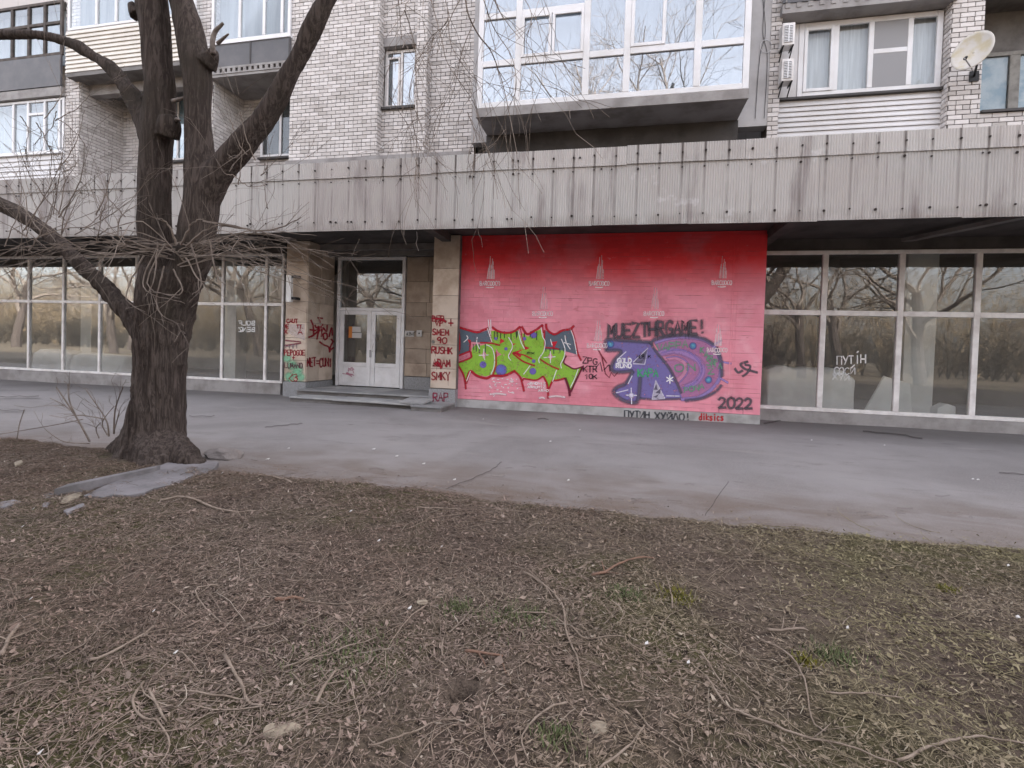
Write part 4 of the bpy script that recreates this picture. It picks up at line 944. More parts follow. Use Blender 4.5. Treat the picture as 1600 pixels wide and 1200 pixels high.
LINES = [([(105, 150), (200, 178), (330, 212), (400, 188), (470, 162)], 20), ([(505, 155), (560, 195), (640, 218), (740, 208), (820, 150)], 20), ([(840, 150), (870, 200), (910, 232), (1000, 185), (1075, 130)], 20), ([(1115, 120), (1130, 185), (1210, 236), (1300, 192), (1390, 175), (1430, 140)], 20),
 ([(112, 165), (128, 300), (126, 400), (95, 490)], 26), ([(95, 490), (180, 455), (250, 432), (266, 470), (262, 500), (170, 540), (95, 560)], 16), ([(95, 560), (150, 640), (185, 720), (205, 855)], 16), ([(210, 790), (235, 690), (262, 655), (330, 705), (440, 735), (505, 705), (640, 705), (760, 650)], 22),
 ([(760, 655), (825, 730), (865, 880)], 18), ([(850, 760), (870, 740), (1000, 755), (1080, 712)], 14), ([(1085, 715), (1130, 810), (1140, 960)], 18), ([(1150, 850), (1190, 765), (1240, 757), (1330, 735)], 16), ([(545, 440), (548, 580), (515, 690)], 12), ([(735, 450), (850, 540), (985, 592)], 14),
 ([(1050, 520), (1160, 590), (1260, 632)], 14), ([(370, 330), (500, 338), (590, 360)], 14), ([(745, 445), (860, 470), (955, 515)], 12), ([(1405, 180), (1445, 310), (1475, 450), (1512, 530)], 16), ([(255, 320), (250, 430)], 12), ([(1100, 190), (1098, 300), (1105, 380), (1190, 390), (1260, 405)], 12), ([(690, 270), (735, 360), (700, 480)], 8), ([(820, 150), (850, 300), (885, 410)], 8), ([(1075, 130), (1085, 220)], 10), ([(470, 165), (490, 320)], 8)]
for p, w in LINES: g.stroke(z(p), w * 1.25 * SC, RED)
for p, w in (([(1335, 735), (1372, 840), (1385, 930)], 28), ([(1395, 890), (1445, 780), (1530, 605)], 20), ([(1530, 602), (1440, 628), (1375, 600), (1315, 555), (1345, 480)], 16)): g.stroke(z(p), w * SC, '6b1a33')
for p in ([(450, 170), (480, 260), (500, 320)], [(440, 355), (500, 390), (528, 480), (525, 600), (490, 690)], [(690, 270), (735, 370), (690, 480), (715, 530)], [(800, 200), (830, 320), (870, 400)], [(1060, 160), (1075, 260), (1105, 320), (1088, 430), (1035, 510), (1040, 560)], [(1398, 190), (1430, 280), (1465, 465)], [(1290, 290), (1330, 400), (1318, 500), (1283, 570), (1290, 620)], [(1480, 632), (1440, 740), (1392, 840)],
  [(935, 590), (860, 690)], [(1235, 640), (1190, 770)], [(212, 770), (258, 655)], [(335, 270), (330, 330), (362, 400)], [(410, 400), (408, 470), (420, 525)], [(1165, 430), (1165, 560)], [(355, 475), (460, 470)], [(1090, 500), (1220, 490)], [(215, 250), (228, 280), (182, 325)], [(460, 70), (470, 160), (490, 240)], [(487, 70), (490, 190)], [(1320, 330), (1395, 350)], [(1330, 250), (1345, 330), (1390, 405)], [(1165, 290), (1185, 360)]): g.stroke(z(p), 9 * SC, WHT)
for i in range(46):
    x = R_.uniform(470, 800); y = R_.uniform(730, 850) if R_.random() < .7 else R_.uniform(850, 930); a = R_.uniform(0, 6.3); g.stroke(z([(x, y), (x + 22 * math.cos(a), y + 14 * math.sin(a))]), 8 * SC, WHT, smooth=False)
for y in (805, 845, 885): g.text('ARMONIZ'[:7 if y < 880 else 4], 700 + (905 if y < 880 else 1030) * SC, 490 + y * SC, 26 * SC, 30 * SC, 8 * SC, WHT)
for x0_, x1_, y in ((480, 660, 915), (1150, 1330, 945), (1040, 1100, 960)): g.stroke(z([(x0_, y), ((x0_ + x1_) / 2, y - 8), (x1_, y + 4)]), 22 * SC, 'e6dcdf', alpha=.7)
g.text('EX', 700 + 900 * SC, 490 + 460 * SC, 24 * SC, 50 * SC, 6 * SC, '222222')
g.build('graffiti', red, 'bright green jagged graffiti lettering with red outlines and violet dots')
# --- purple piece
q = Spray(on_wall(YP, .0105)); SC = .15664; z = conv(900, 490, SC)
q.fill(z([(310, 265), (480, 270), (735, 285), (775, 350), (870, 460), (960, 600), (1060, 840), (880, 850), (640, 845), (590, 880), (480, 860), (390, 800), (390, 760), (480, 720), (520, 640), (560, 580), (380, 575), (355, 520), (440, 390), (460, 370), (305, 365)]), '7a70ab')
q.fill(z([(780, 300), (900, 255), (1100, 240), (1280, 270), (1390, 350), (1440, 480), (1430, 640), (1350, 750), (1220, 830), (1060, 845), (1010, 700), (950, 570), (860, 430)]), 'b77fae', alpha=.75)
for p, w, c in (([(820, 400), (960, 370), (1100, 400), (1220, 470), (1260, 570), (1200, 680), (1090, 740)], 60, 'a785bd'), ([(880, 450), (1000, 440), (1090, 500), (1080, 600), (1010, 670)], 50, 'c98aa8'), ([(900, 440), (1010, 430), (1110, 490), (1110, 590), (1030, 690)], 12, '8f78b4'),
  ([(790, 290), (920, 250), (1110, 235), (1280, 265), (1395, 350), (1440, 480), (1432, 640), (1350, 755), (1220, 835), (1050, 855)], 34, '9a85c0'), ([(860, 390), (1010, 360), (1150, 400), (1240, 500), (1250, 600), (1170, 700), (1060, 740)], 14, '8f78b8'), ([(1360, 320), (1450, 268)], 18, '9a85c0'), ([(1440, 478), (1545, 498)], 18, '9a85c0'), ([(1430, 640), (1515, 690)], 18, '9a85c0')): q.stroke(z(p), w * SC, c, soft=.5)
DK = '625d70'
for p, w in (([(305, 370), (305, 265), (500, 268), (740, 285)], 36), ([(745, 290), (800, 380), (940, 560), (1050, 790)], 26), ([(310, 368), (450, 375), (385, 460), (352, 540), (400, 585), (565, 572)], 34), ([(565, 580), (500, 690), (410, 735), (378, 790), (470, 865), (590, 890), (622, 840), (640, 640)], 36), ([(640, 845), (760, 855), (900, 855), (1040, 850)], 20),
  ([(745, 300), (790, 255), (930, 222), (1100, 215), (1260, 245), (1370, 305)], 36), ([(1400, 340), (1445, 470), (1455, 625)], 36), ([(1450, 715), (1380, 785), (1250, 845), (1090, 868)], 30)): q.stroke(z(p), w * SC, DK, soft=.7, alpha=.85)
q.fill(z([(790, 665), (888, 850), (755, 862)]), 'b9b3c4'); q.fill(z([(570, 485), (715, 340), (685, 510)]), '77708f')
for p in ([(760, 850), (795, 665), (885, 845)], [(570, 485), (720, 342), (685, 505), (570, 500)], [(500, 380), (420, 450)], [(560, 620), (520, 700)], [(400, 790), (520, 760)], [(900, 820), (1030, 822)]): q.stroke(z(p), 10 * SC, 'dcd6e6', smooth=False)
for t_ in ([(775, 760), (800, 700), (815, 760)], [(790, 790), (845, 745), (840, 800)], [(770, 830), (830, 800), (800, 840)], [(640, 430), (705, 360), (690, 420)], [(600, 490), (680, 450), (650, 500)]): q.fill(z(t_), DK)
q.text('GOLD', 900 + 415 * SC, 490 + 490 * SC, 44 * SC, 36 * SC, 13 * SC, 'f3f0f6', jit=.02); q.text('RUNO', 900 + 400 * SC, 490 + 540 * SC, 40 * SC, 40 * SC, 13 * SC, 'f3f0f6', jit=.02)
q.text('KAPA', 900 + 620 * SC, 490 + 630 * SC, 76 * SC, 52 * SC, 16 * SC, '4fae7a', jit=.04)
q.text('NOB.K', 900 + 610 * SC, 490 + 445 * SC, 34 * SC, 28 * SC, 7 * SC, '20202a')
for wd, x, y, h, w, r in (('VAPPA', 800, 375, 70, 66, -9), ('ON', 990, 575, 70, 110, -5), ('KAPPA', 1240, 390, 54, 44, 40), ('SM', 1300, 520, 80, 50, 10), ('PONA', 1080, 790, 50, 52, -14), ('Z', 1320, 600, 60, 70, 0)): q.text(wd, 900 + x * SC, 490 + y * SC, h * SC, w * SC, 13 * SC, '6f9f86', rise=r * SC, jit=.08)
for x, y in ((1165, 322), (1320, 660), (345, 305)): q.dot(*z([(x, y)]), 42 * SC, '4d63a0', '6fc0cf')
for a in range(3):
    t = a * math.pi / 3 + .5; q.stroke(z([(935 - 38 * math.cos(t), 655 - 42 * math.sin(t)), (935 + 38 * math.cos(t), 655 + 42 * math.sin(t))]), 11 * SC, 'fbf8fb', smooth=False)
q.stroke(z([(495, 812), (605, 815)]), 9 * SC, 'f6f2fb'); q.stroke(z([(550, 740), (555, 900)]), 9 * SC, 'f6f2fb'); q.dot(*z([(552, 815)]), 34 * SC, 'e8e2f4', alpha=.8, soft=1)
q.build('graffiti', red, 'large violet graffiti figure with grey shadow outline')
# --- loose tags on the red wall
t_ = Spray(on_wall(YP, .0145)); DG = '5a535c'
t_.text('MUEZTHRGAME!', 950, 528, 21, 12.9, 4.1, DG, rise=-.62, jit=.05, soft=.6)
t_.build('graffiti', red, 'dark grey word and exclamation mark painted over the violet figure'); t_ = Spray(on_wall(YP, .0145))
t_.text('2022', 1123, 637, 16, 13.6, 3.3, DG, rise=.5, jit=.03, soft=.5)
t_.build('graffiti', red, 'year 2022 in dark grey by the lower right corner'); t_ = Spray(on_wall(YP, .0145))
t_.text('ZPG', 911, 567, 9, 8, 1.7, '3a2730', rise=1); t_.text('KTR', 912, 581, 9, 7.5, 1.7, '3a2730'); t_.text('10K', 914, 592, 7, 6.5, 1.7, '3a2730')
t_.stroke([(934, 545), (940, 556), (946, 584), (952, 590), (955, 582), (960, 588), (965, 582)], 1.8, '7a2434', smooth=False); t_.stroke([(938, 553), (948, 567)], 1.8, '7a2434'); t_.stroke([(944, 578), (952, 570), (953, 580)], 1.6, '3a2730'); t_.stroke([(931, 575), (938, 566), (941, 580)], 1.6, '3a2730', smooth=False)
t_.build('graffiti', red, 'thin black and dark red scribbles between the two big pieces'); t_ = Spray(on_wall(YP, .0145))
# dark scribbled tag right of the crack strip
t_.stroke([(1148, 576), (1153, 582), (1160, 579)], 3.6, DG, soft=.5); t_.stroke([(1168, 565), (1157, 569), (1163, 576), (1172, 579), (1183, 582)], 3.6, DG, soft=.5); t_.stroke([(1160, 588), (1168, 582), (1172, 572), (1164, 570)], 3.2, DG, soft=.5)
t_.build('graffiti', red, 'dark scribbled tag right of the crack strip')
for cx, cy, a in ((765, 443, 40), (936, 443, 42), (1128, 442, 40), (849, 490, 40), (1022, 490, 40), (933, 540, 38), (1120, 547, 40)):
    t_ = Spray(on_wall(YP, .0145)); fa = R_.uniform(.55, 1); cx += R_.uniform(-1, 1)
    for dx, hh in ((-5.5, .55), (-4, .75), (-2.0, 1.0), (-.6, .6), (.8, .72), (1.9, 1.0), (3.6, .8), (4.8, .5), (5.6, .4)): t_.stroke([(cx + dx + 1.5 - .6 * hh, cy - 7), (cx + dx * .8 + 1.5 + 1, cy - 7 - (a - 6) * hh * R_.uniform(.85, 1.05))], 1.05, 'f0dce2', smooth=False, alpha=.9 * fa * R_.uniform(.6, 1))
    t_.text('BARCODCO', cx - 15.5, cy + 3.2, 6.5, 4.0, 1.25, 'f0dde2', jit=.03); t_.stroke([(cx - 6, cy + 6), (cx, cy + 6.6), (cx + 6, cy + 6)], 1.6, 'f4e6ea'); t_.build('stencil', red)
pt = Spray(on_wall(YP - .045, .004))
pt.text('ПУТИН', 976, 652.3, 10.5, 8.0, 2.4, '4a4c52', rise=.35, jit=.04, soft=.5); pt.text('ХУЙЛО!', 1023, 655, 10.5, 9.6, 2.4, '4a4c52', rise=.35, jit=.04, soft=.5)
pt.text('diksics', 1092, 656, 10, 5.6, 2.3, 'c2202c', rise=.15, jit=.04)
pt.build('graffiti', pl, 'grey slogan and a small red tag on the whitewashed plinth')
# --- pillars
CR = '8e1226'
r = Spray(on_wall(11.735, .004))
for tx, x, y, h, w in (('BFP', 676, 502, 9, 6.5), ('VP', 680, 509, 8, 7), ('+', 701, 511, 13, 9), ('SMEM', 676, 523, 9, 6.6), ('9O', 683, 536, 9, 8.5), ('RUSHK', 675, 552, 10, 6.6), ('ADAM', 677, 572, 11, 7), ('SMKY', 675, 593, 12, 7.4)): r.text(tx, x, y, h, w, 2.2, CR, rise=.3, jit=.05)
r.stroke([(676, 497), (690, 499), (697, 503)], 4, CR); r.stroke([(679, 572), (684, 566), (690, 575)], 4, CR); r.dot((677, 534), 4, '70706c', alpha=.7, soft=1)
r.build('graffiti', p2, 'red tags one under another on the right pillar')
r = Spray(on_wall(11.70, .004)); r.text('RAP', 677, 627, 13, 8.5, 2.1, '8a2a44', jit=.03); r.build('graffiti', p2, 'dull red tag on the grey pillar base')
r = Spray(on_wall(12.095, .004)); BZ = conv(430, 470, .1)
r.fill(BZ([(200, 365), (460, 360), (470, 620), (300, 560), (210, 500)]), 'cfc3c0', alpha=.6)
for x, y, rr_ in ((190, 900, 55), (270, 1010, 70), (370, 1070, 60), (400, 1190, 60), (220, 1180, 60), (330, 1130, 60), (250, 1240, 40)): r.dot(*BZ([(x, y)]), rr_ * .1 * 1.5, '86c3a0', alpha=.75, soft=1)
for tx, x, y, h, w, c in (('CAUT', 180, 345, 60, 46, CR), ('WE', 150, 430, 60, 34, CR), ('TT.', 340, 430, 50, 40, CR), ('X', 145, 510, 60, 60, CR), ('A', 360, 530, 80, 90, CR), ('PEPOGOE', 145, 850, 80, 47, CR), ('+', 270, 915, 50, 50, CR), ('LUMANO', 150, 1050, 80, 48, '5c3a44'), ('<3', 220, 1260, 120, 80, CR)): r.text(tx, 430 + x * .1, 470 + y * .1, h * .1, w * .1, 1.7, c, jit=.06)
r.stroke(BZ([(160, 620), (400, 640), (410, 660), (150, 700)]), 2, '7a3044', smooth=False); r.text('HHH', 430 + 17, 470 + 74, 6, 6, 1.2, '8a7a80')
r.build('graffiti', p1, 'red and violet words over a pale green spray cloud on the left pillar')
def on_side(X):
    def f(u, v, k):
        d = ray(u, v); t = X / d[0]; return Vector((X + .004 + k * .00012, float(d[1] * t), float(EYE + d[2] * t)))
    return f
r = Spray(on_side(px1 + .03))
for p in ([(555, 300), (590, 390), (600, 520)], [(540, 450), (640, 460), (700, 400)], [(560, 560), (640, 500), (690, 440), (740, 370)], [(650, 600), (680, 480), (760, 440)], [(720, 560), (740, 420), (800, 480), (810, 380)], [(760, 600), (750, 520), (800, 510), (810, 580), (770, 610)], [(840, 560), (880, 420), (890, 540)], [(690, 640), (760, 690), (830, 720), (850, 800)], [(900, 640), (860, 720), (850, 800)], [(850, 780), (910, 730)], [(660, 265), (740, 275)], [(690, 290), (700, 340)], [(520, 570), (600, 540)], [(620, 380), (640, 420), (680, 400)], [(870, 600), (910, 640)]): r.stroke(BZ(p), 2.6, CR, smooth=True)
r.text('MET=CUNI', 430 + 49.5, 470 + 102, 13, 4.9, 2.2, CR, rise=.1, jit=.06)
r.build('graffiti', p1, 'wild red tag and slogan on the return of the left pillar')
r = Spray(on_wall(YD - .05, .004))
for i in range(9): x = R_.uniform(541, 563); y = R_.uniform(574, 586); r.stroke([(x, y), (x + R_.uniform(-6, 6), y + R_.uniform(-5, 5)), (x + R_.uniform(-8, 8), y + R_.uniform(-2, 6))], .9, 'c98aa0', alpha=.8)
r.build('graffiti', door, 'faint pink scribble on the left door leaf')
r = Spray(on_wall(YD - .045, .002)); r.text('ALBAY', 635, 524, 5, 2.6, .9, '222222', jit=.03); r.build('lettering', sg)
r = Spray(on_wall(YH + .045, .004)); r.text('ПУТIН', 1308, 570, 13, 9.2, 2.0, 'e8e8ea', rise=-.7, jit=.04); r.text('СОСИ'.replace('С', 'C').replace('О', 'O'), 1303, 584, 10, 8.6, 1.7, 'd4d6d8', rise=.2, jit=.06); r.text('ХУЙ', 1301, 593, 9, 9, 1.7, 'd4d6d8', rise=.6, jit=.06)
r.stroke([(1330, 575), (1335, 570)], 1.7, 'e8e8ea'); r.stroke([(1339, 551), (1341, 549)], 2, 'e8e8ea')
r.build('lettering', shop2, 'white hand-painted words on the second pane right of the red wall')
r = Spray(on_wall(YG + .038, .003)); r.text('BOLF', 373, 508, 6.5, 6.6, 1.7, 'e6e8e8', jit=0, mirror=True); r.text('BENZ', 373, 518, 6.5, 6.6, 1.7, 'e6e8e8', jit=0, mirror=True); r.build('lettering', shop, 'mirror-written white letters on the pane left of the entrance pillar')
# ================================================================== TREE BY THE PAVEMENT
def chain(pts, Y=5.0):                            # (px, py, radius px, [depth]) -> points, radii
    out, rad = [], []
    for p in spline([(a[0], a[1], a[2], a[3] if len(a) > 3 else Y) for a in pts], 4):
        v = PV(p[0], p[1], p[3]); q = RC @ (np.array(v) - np.array([0, 0, EYE])); out.append(v); rad.append(max(p[2], .8) * px_size(v) * (.97 * q[2] / math.hypot(q[0], q[2]) if p[2] < 70 else 1))
    return out, rad
LIMBS = [
 [(236, 742, 80), (237, 722, 64), (240, 695, 55), (244, 660, 49), (247, 620, 45), (250, 570, 44), (254, 520, 47), (258, 490, 50), (264, 455, 52), (270, 425, 50)],
 [(258, 470, 34), (248, 420, 31), (243, 370, 28), (241, 310, 27), (243, 255, 27), (247, 205, 29), (249, 160, 28), (248, 105, 25), (243, 50, 27), (237, 0, 29), (230, -60, 26), (224, -150, 22), (230, -260, 17)],
 [(272, 470, 36), (296, 415, 33), (309, 365, 32), (316, 310, 31), (314, 262, 28), (310, 215, 23), (309, 160, 22), (307, 105, 25), (296, 50, 24), (283, 0, 22), (268, -60, 20), (250, -160, 16), (262, -260, 13)],
 [(320, 310, 28), (343, 268, 25), (370, 236, 23), (399, 203, 21), (424, 168, 19), (446, 128, 17), (467, 88, 16), (488, 45, 16), (510, 0, 15), (532, -50, 14), (565, -130, 12, 4.9), (600, -210, 9, 4.8)],
 [(246, 540, 36), (225, 512, 26), (205, 492, 20), (180, 466, 16), (146, 432, 14.5), (110, 398, 14), (74, 364, 14), (37, 338, 15), (0, 318, 16), (-60, 296, 15, 4.8), (-140, 270, 12, 4.6)],
 [(240, 215, 26), (222, 175, 21), (200, 138, 16), (176, 109, 13), (150, 90, 12), (125, 74, 11), (100, 64, 11), (75, 57, 11), (50, 54, 11), (25, 54, 12), (0, 54, 12), (-60, 55, 11, 4.8), (-150, 50, 9, 4.6)],
 [(262, 215, 20, 4.93), (264, 195, 20, 4.9), (262, 180, 15, 4.88)], [(215, 25, 14), (208, 12, 9), (206, 4, 6)], [(322, 100, 20), (331, 88, 12), (333, 78, 8)],
 [(238, 690, 50), (200, 722, 32, 4.75), (172, 745, 12, 4.65)], [(250, 695, 42), (292, 718, 24, 4.8), (318, 735, 8, 4.75)], [(232, 690, 42), (190, 708, 28, 5.1), (158, 722, 10, 5.15)], [(244, 690, 50), (246, 728, 40, 4.7), (248, 752, 14, 4.6)],
]
mb = MB()
for L in LIMBS: p, r = chain(L); mb.tube(p, r, 20)
tmp = bpy.data.objects.new('trunk', mb.mesh('trunk', M['bark'])); COL.objects.link(tmp)
rm = tmp.modifiers.new('fuse', 'REMESH'); rm.mode = 'VOXEL'; rm.voxel_size = .019
smd = tmp.modifiers.new('soft', 'SMOOTH'); smd.iterations = 8; smd.factor = .5
dg = bpy.context.evaluated_depsgraph_get(); me = bpy.data.meshes.new_from_object(tmp.evaluated_get(dg)); bpy.data.objects.remove(tmp)
n = len(me.vertices); co = np.empty(n * 3, np.float32); no = np.empty(n * 3, np.float32)
me.vertices.foreach_get('co', co); me.vertices.foreach_get('normal', no); co = co.reshape(-1, 3); no = no.reshape(-1, 3)
def bark_h(c):
    a = np.arctan2(c[:, 1] - TREE[1], c[:, 0] - TREE[0])
    w = vnoise(c[:, 0] * 5 + 40, c[:, 2] * 1.6, 21) * 1.4
    r1 = 1 - np.abs(2 * vnoise((c[:, 0] * 21 + c[:, 1] * 12) + w * 2.4 + 100, c[:, 2] * 3.0 + w, 22) - 1)
    r2 = 1 - np.abs(2 * vnoise((c[:, 0] * 34 - c[:, 1] * 21) + w * 3 + 100, c[:, 2] * 5.5, 23) - 1)
    return r1 ** 1.5 * .7 + r2 ** 1.5 * .35
hgt = np.clip((3.4 - co[:, 2]) / 1.6, .25, 1)
co += no * ((bark_h(co) - .5) * .042 * hgt + (vnoise(co[:, 0] * 4 + 50, co[:, 2] * 3 + co[:, 1] * 4 + 50, 24) - .5) * .03)[:, None]
me.vertices.foreach_set('co', co.astype(np.float32).ravel()); me.polygons.foreach_set('use_smooth', np.ones(len(me.polygons), bool)); me.update()
tree = empty('tree', (TREE[0], TREE[1], 0), 'thick bare many-stemmed tree at the edge of the pavement in front of the left shopfront', 'tree')
me.materials.clear(); me.materials.append(M['bark'])
tr = bpy.data.objects.new('trunk', me); COL.objects.link(tr); attach(tr, tree)
st_ = MB(); p, r = chain([(333, 84, 5, 4.95), (332, 66, 4.5, 4.93), (336, 50, 4, 4.93), (345, 40, 3, 4.92), (349, 36, 2.5, 4.92)]); st_.tube(p, r, 8); st_.build('broken_stub', 'deadwood', tree, smooth=True)
st_ = MB(); p, r = chain([(340, 68, 3.5, 4.93), (350, 59, 2.5, 4.9), (357, 53, 1.6, 4.88)]); st_.tube(p, r, 8); st_.build('broken_stub', 'deadwood', tree, smooth=True)
st_ = MB(); p, r = chain([(270, 194, 4, 4.9), (276, 186, 3, 4.88), (282, 188, 1.5, 4.87)]); st_.tube(p, r, 8); p, r = chain([(270, 158, 4, 4.93), (281, 155, 3.5, 4.9), (290, 152, 2, 4.9)]); st_.tube(p, r, 8); st_.build('broken_stub', 'deadwood', tree, smooth=True)

def grow(mb, p, d, L, r, depth, rr, droop=0., spread=.7, kids=(3, 5), seg=4, wob=.16, minr=.0022):
    n = max(3, int(L / .16)) if L < 1.2 else max(5, int(L / .3)); pts = [Vector(p)]; rad = [r]; d = Vector(d).normalized()
    for i in range(n):
        d = (d + Vector((rr.gauss(0, wob), rr.gauss(0, wob), rr.gauss(0, wob) - droop * (i / n)))).normalized()
        pts.append(pts[-1] + d * L / n); rad.append(max(r * (1 - .72 * (i + 1) / n), minr))
    mb.tube(pts, rad, seg if r > .012 else 3, cap=False)
    if depth <= 0: return
    for k in range(rr.randint(*kids)):
        i = rr.randint(max(1, n // 4), n); t = pts[i] - pts[i - 1]; t.normalize()
        o = t.orthogonal(); o.rotate(Matrix.Rotation(rr.uniform(0, 6.28), 3, t)); o.normalize()
        nd = t * rr.uniform(.5, 1) + o * spread * rr.uniform(.6, 1.3)
        grow(mb, pts[i], nd, L * rr.uniform(.42, .7), max(rad[i] * rr.uniform(.5, .72), minr), depth - 1, rr, droop, spread, kids, seg, wob, minr)
rr = random.Random(5); cr = MB()
# shoots sprouting round the fork: flat fan to both sides
def shoot(a, ctrl, b, r0, Y0, Y1, kids=2):
    pts = spline([(a[0], a[1], Y0), (ctrl[0], ctrl[1], (Y0 + Y1) / 2), (b[0], b[1], Y1)], 7)
    P3 = [PV(x + rr.gauss(0, .6), y + rr.gauss(0, .6), Y) for x, y, Y in pts]; rad = [max(r0 * px_size(v) * (1 - .75 * i / len(P3)), .0022) for i, v in enumerate(P3)]
    cr.tube(P3, rad, 4, cap=False)
    for k in range(kids):
        i = rr.randint(3, len(P3) - 2); t = (P3[i + 1] - P3[i]).normalized()
        grow(cr, P3[i], t + Vector((rr.gauss(0, .4), rr.gauss(0, .4), rr.gauss(0, .55))), rr.uniform(.25, .7), rad[i] * .7, 1, rr, .05, .6, (1, 3), 3, .09, .0018)
for i in range(23):                              # to the right, drooping
    e = rr.uniform(-.05, 1); x1 = 300 + 260 * rr.uniform(.35, 1); y1 = 385 + e * (x1 - 280) * .62 * rr.uniform(.4, 1) - 14
    shoot((rr.uniform(262, 305), rr.uniform(375, 425)), ((280 + x1) / 2, (395 + y1) / 2 - rr.uniform(5, 34)), (x1, y1), rr.uniform(.65, 1.3), 4.75, rr.uniform(3.9, 5.3))
for i in range(17):                              # to the left, nearly level
    x1 = rr.uniform(-70, 190); y1 = 393 + rr.uniform(-75, 60)
    shoot((rr.uniform(245, 290), rr.uniform(375, 410)), ((265 + x1) / 2, 378 + rr.uniform(-34, 26)), (x1, y1), rr.uniform(.65, 1.3), 4.75, rr.uniform(3.9, 5.2))
for i in range(9):                              # curls hanging across the trunk
    a = (rr.uniform(225, 330), rr.uniform(375, 430)); b = (a[0] + rr.uniform(-60, 60), a[1] + rr.uniform(25, 110)); shoot(a, (a[0] + rr.uniform(-40, 40), (a[1] + b[1]) / 2 + 20), b, 1.3, 4.58, 4.5, 1)
for a, c_, b in (((283, 383), (300, 350), (318, 342)), ((290, 385), (320, 360), (345, 352)), ((276, 382), (262, 350), (245, 340)), ((318, 345), (390, 358), (452, 372)), ((345, 352), (420, 360), (470, 340))): shoot(a, c_, b, 2, 4.7, 4.5, 1)
for i in range(30):                              # upright and sideways sprays left of the trunk, in front of the canopy
    a = (rr.uniform(-20, 200), rr.uniform(325, 400)); ang = rr.uniform(-2.7, -.3); Lp = rr.uniform(50, 170); b = (a[0] + Lp * math.cos(ang), a[1] + Lp * math.sin(ang)); shoot(a, ((a[0] + b[0]) / 2 + rr.uniform(-18, 18), (a[1] + b[1]) / 2), b, rr.uniform(.5, 1.1), 4.6, rr.uniform(4.2, 5), 2)
for i in range(12):
    a = (rr.uniform(0, 110), rr.uniform(150, 330)); b = (a[0] + rr.uniform(-60, 60), a[1] + rr.uniform(-110, 110)); shoot(a, ((a[0] + b[0]) / 2 + 10, (a[1] + b[1]) / 2), b, .8, 4.4, 4.6, 3)
for i in range(8): a = (rr.uniform(350, 420), rr.uniform(230, 330)); b = (a[0] + rr.uniform(-30, 60), a[1] + rr.uniform(-90, 20)); shoot(a, ((a[0] + b[0]) / 2, (a[1] + b[1]) / 2 + 10), b, 1.0, 4.8, 4.7, 2)
# pendulous twigs hanging in from the limb above the frame
for path, r0 in (([(705, -40), (640, 0), (632, 18), (602, 60)], 1.4), ([(724, -30), (731, 20), (748, 55), (766, 78), (779, 110), (790, 150), (808, 240)], 2.0), ([(632, 16), (640, 40), (650, 90), (640, 150), (655, 230), (700, 300)], 1.2), ([(690, -20), (700, 30), (672, 60), (650, 100), (625, 118)], 1.1),
  ([(750, -20), (770, 40), (800, 90), (806, 140), (790, 175)], 1.2), ([(620, -30), (626, 40), (628, 62)], 1.), ([(742, 30), (722, 80), (712, 130), (700, 165)], 1.), ([(700, 20), (705, 70), (730, 110), (752, 130), (762, 128)], 1.1), ([(760, -30), (782, 20), (812, 60)], 1.4), ([(800, -30), (830, 20), (822, 70), (834, 120)], 1.), ([(668, -20), (690, 60), (700, 100), (740, 160), (750, 200), (770, 260), (800, 330)], 1.2),
  ([(650, 110), (652, 180), (650, 260), (652, 330)], .8), ([(608, 150), (622, 172), (640, 200), (645, 218)], .8), ([(840, -20), (860, 30), (850, 80)], .9), ([(730, 175), (745, 215), (756, 268)], .8)):
    pts = [PV(x, y, 4.55 + .3 * math.sin(x * .05)) for x, y in spline(path, 5)]; rad = [max(r0 * px_size(v) * (1 - .65 * i / len(pts)), .0022) for i, v in enumerate(pts)]; rad = [q * .75 for q in rad]; cr.tube(pts, rad, 4, cap=False)
    for k in range(5): i = rr.randint(1, len(pts) - 2); t = (pts[i + 1] - pts[i]).normalized(); grow(cr, pts[i], t * .5 + Vector((rr.gauss(0, .5), rr.gauss(0, .3), -.5)), rr.uniform(.3, .9), rad[i] * .7, 1, rr, .28, .55, (1, 3), 3, .12)
# crown above the frame, seen mirrored in the glazing
for src, d, L, r in (((224, -140), (-.2, .0, 1), 3.2, .15), ((250, -150), (.15, .3, 1), 3.0, .12), ((600, -205), (.8, -.2, .9), 2.8, .08), ((565, -130), (.3, -.5, .9), 2.2, .06), ((-140, 270), (-.9, -.1, .4), 2.0, .07), ((-150, 50), (-.8, -.2, .7), 2.2, .06), ((532, -50), (1, -.1, .25), 2.0, .035)):
    grow(cr, PV(src[0], src[1], 4.9), d, L, r, 3, rr, .03, .75, (3, 5), 5, .13, .004)
cr.build('crown', 'twigbark', tree, kind='stuff')

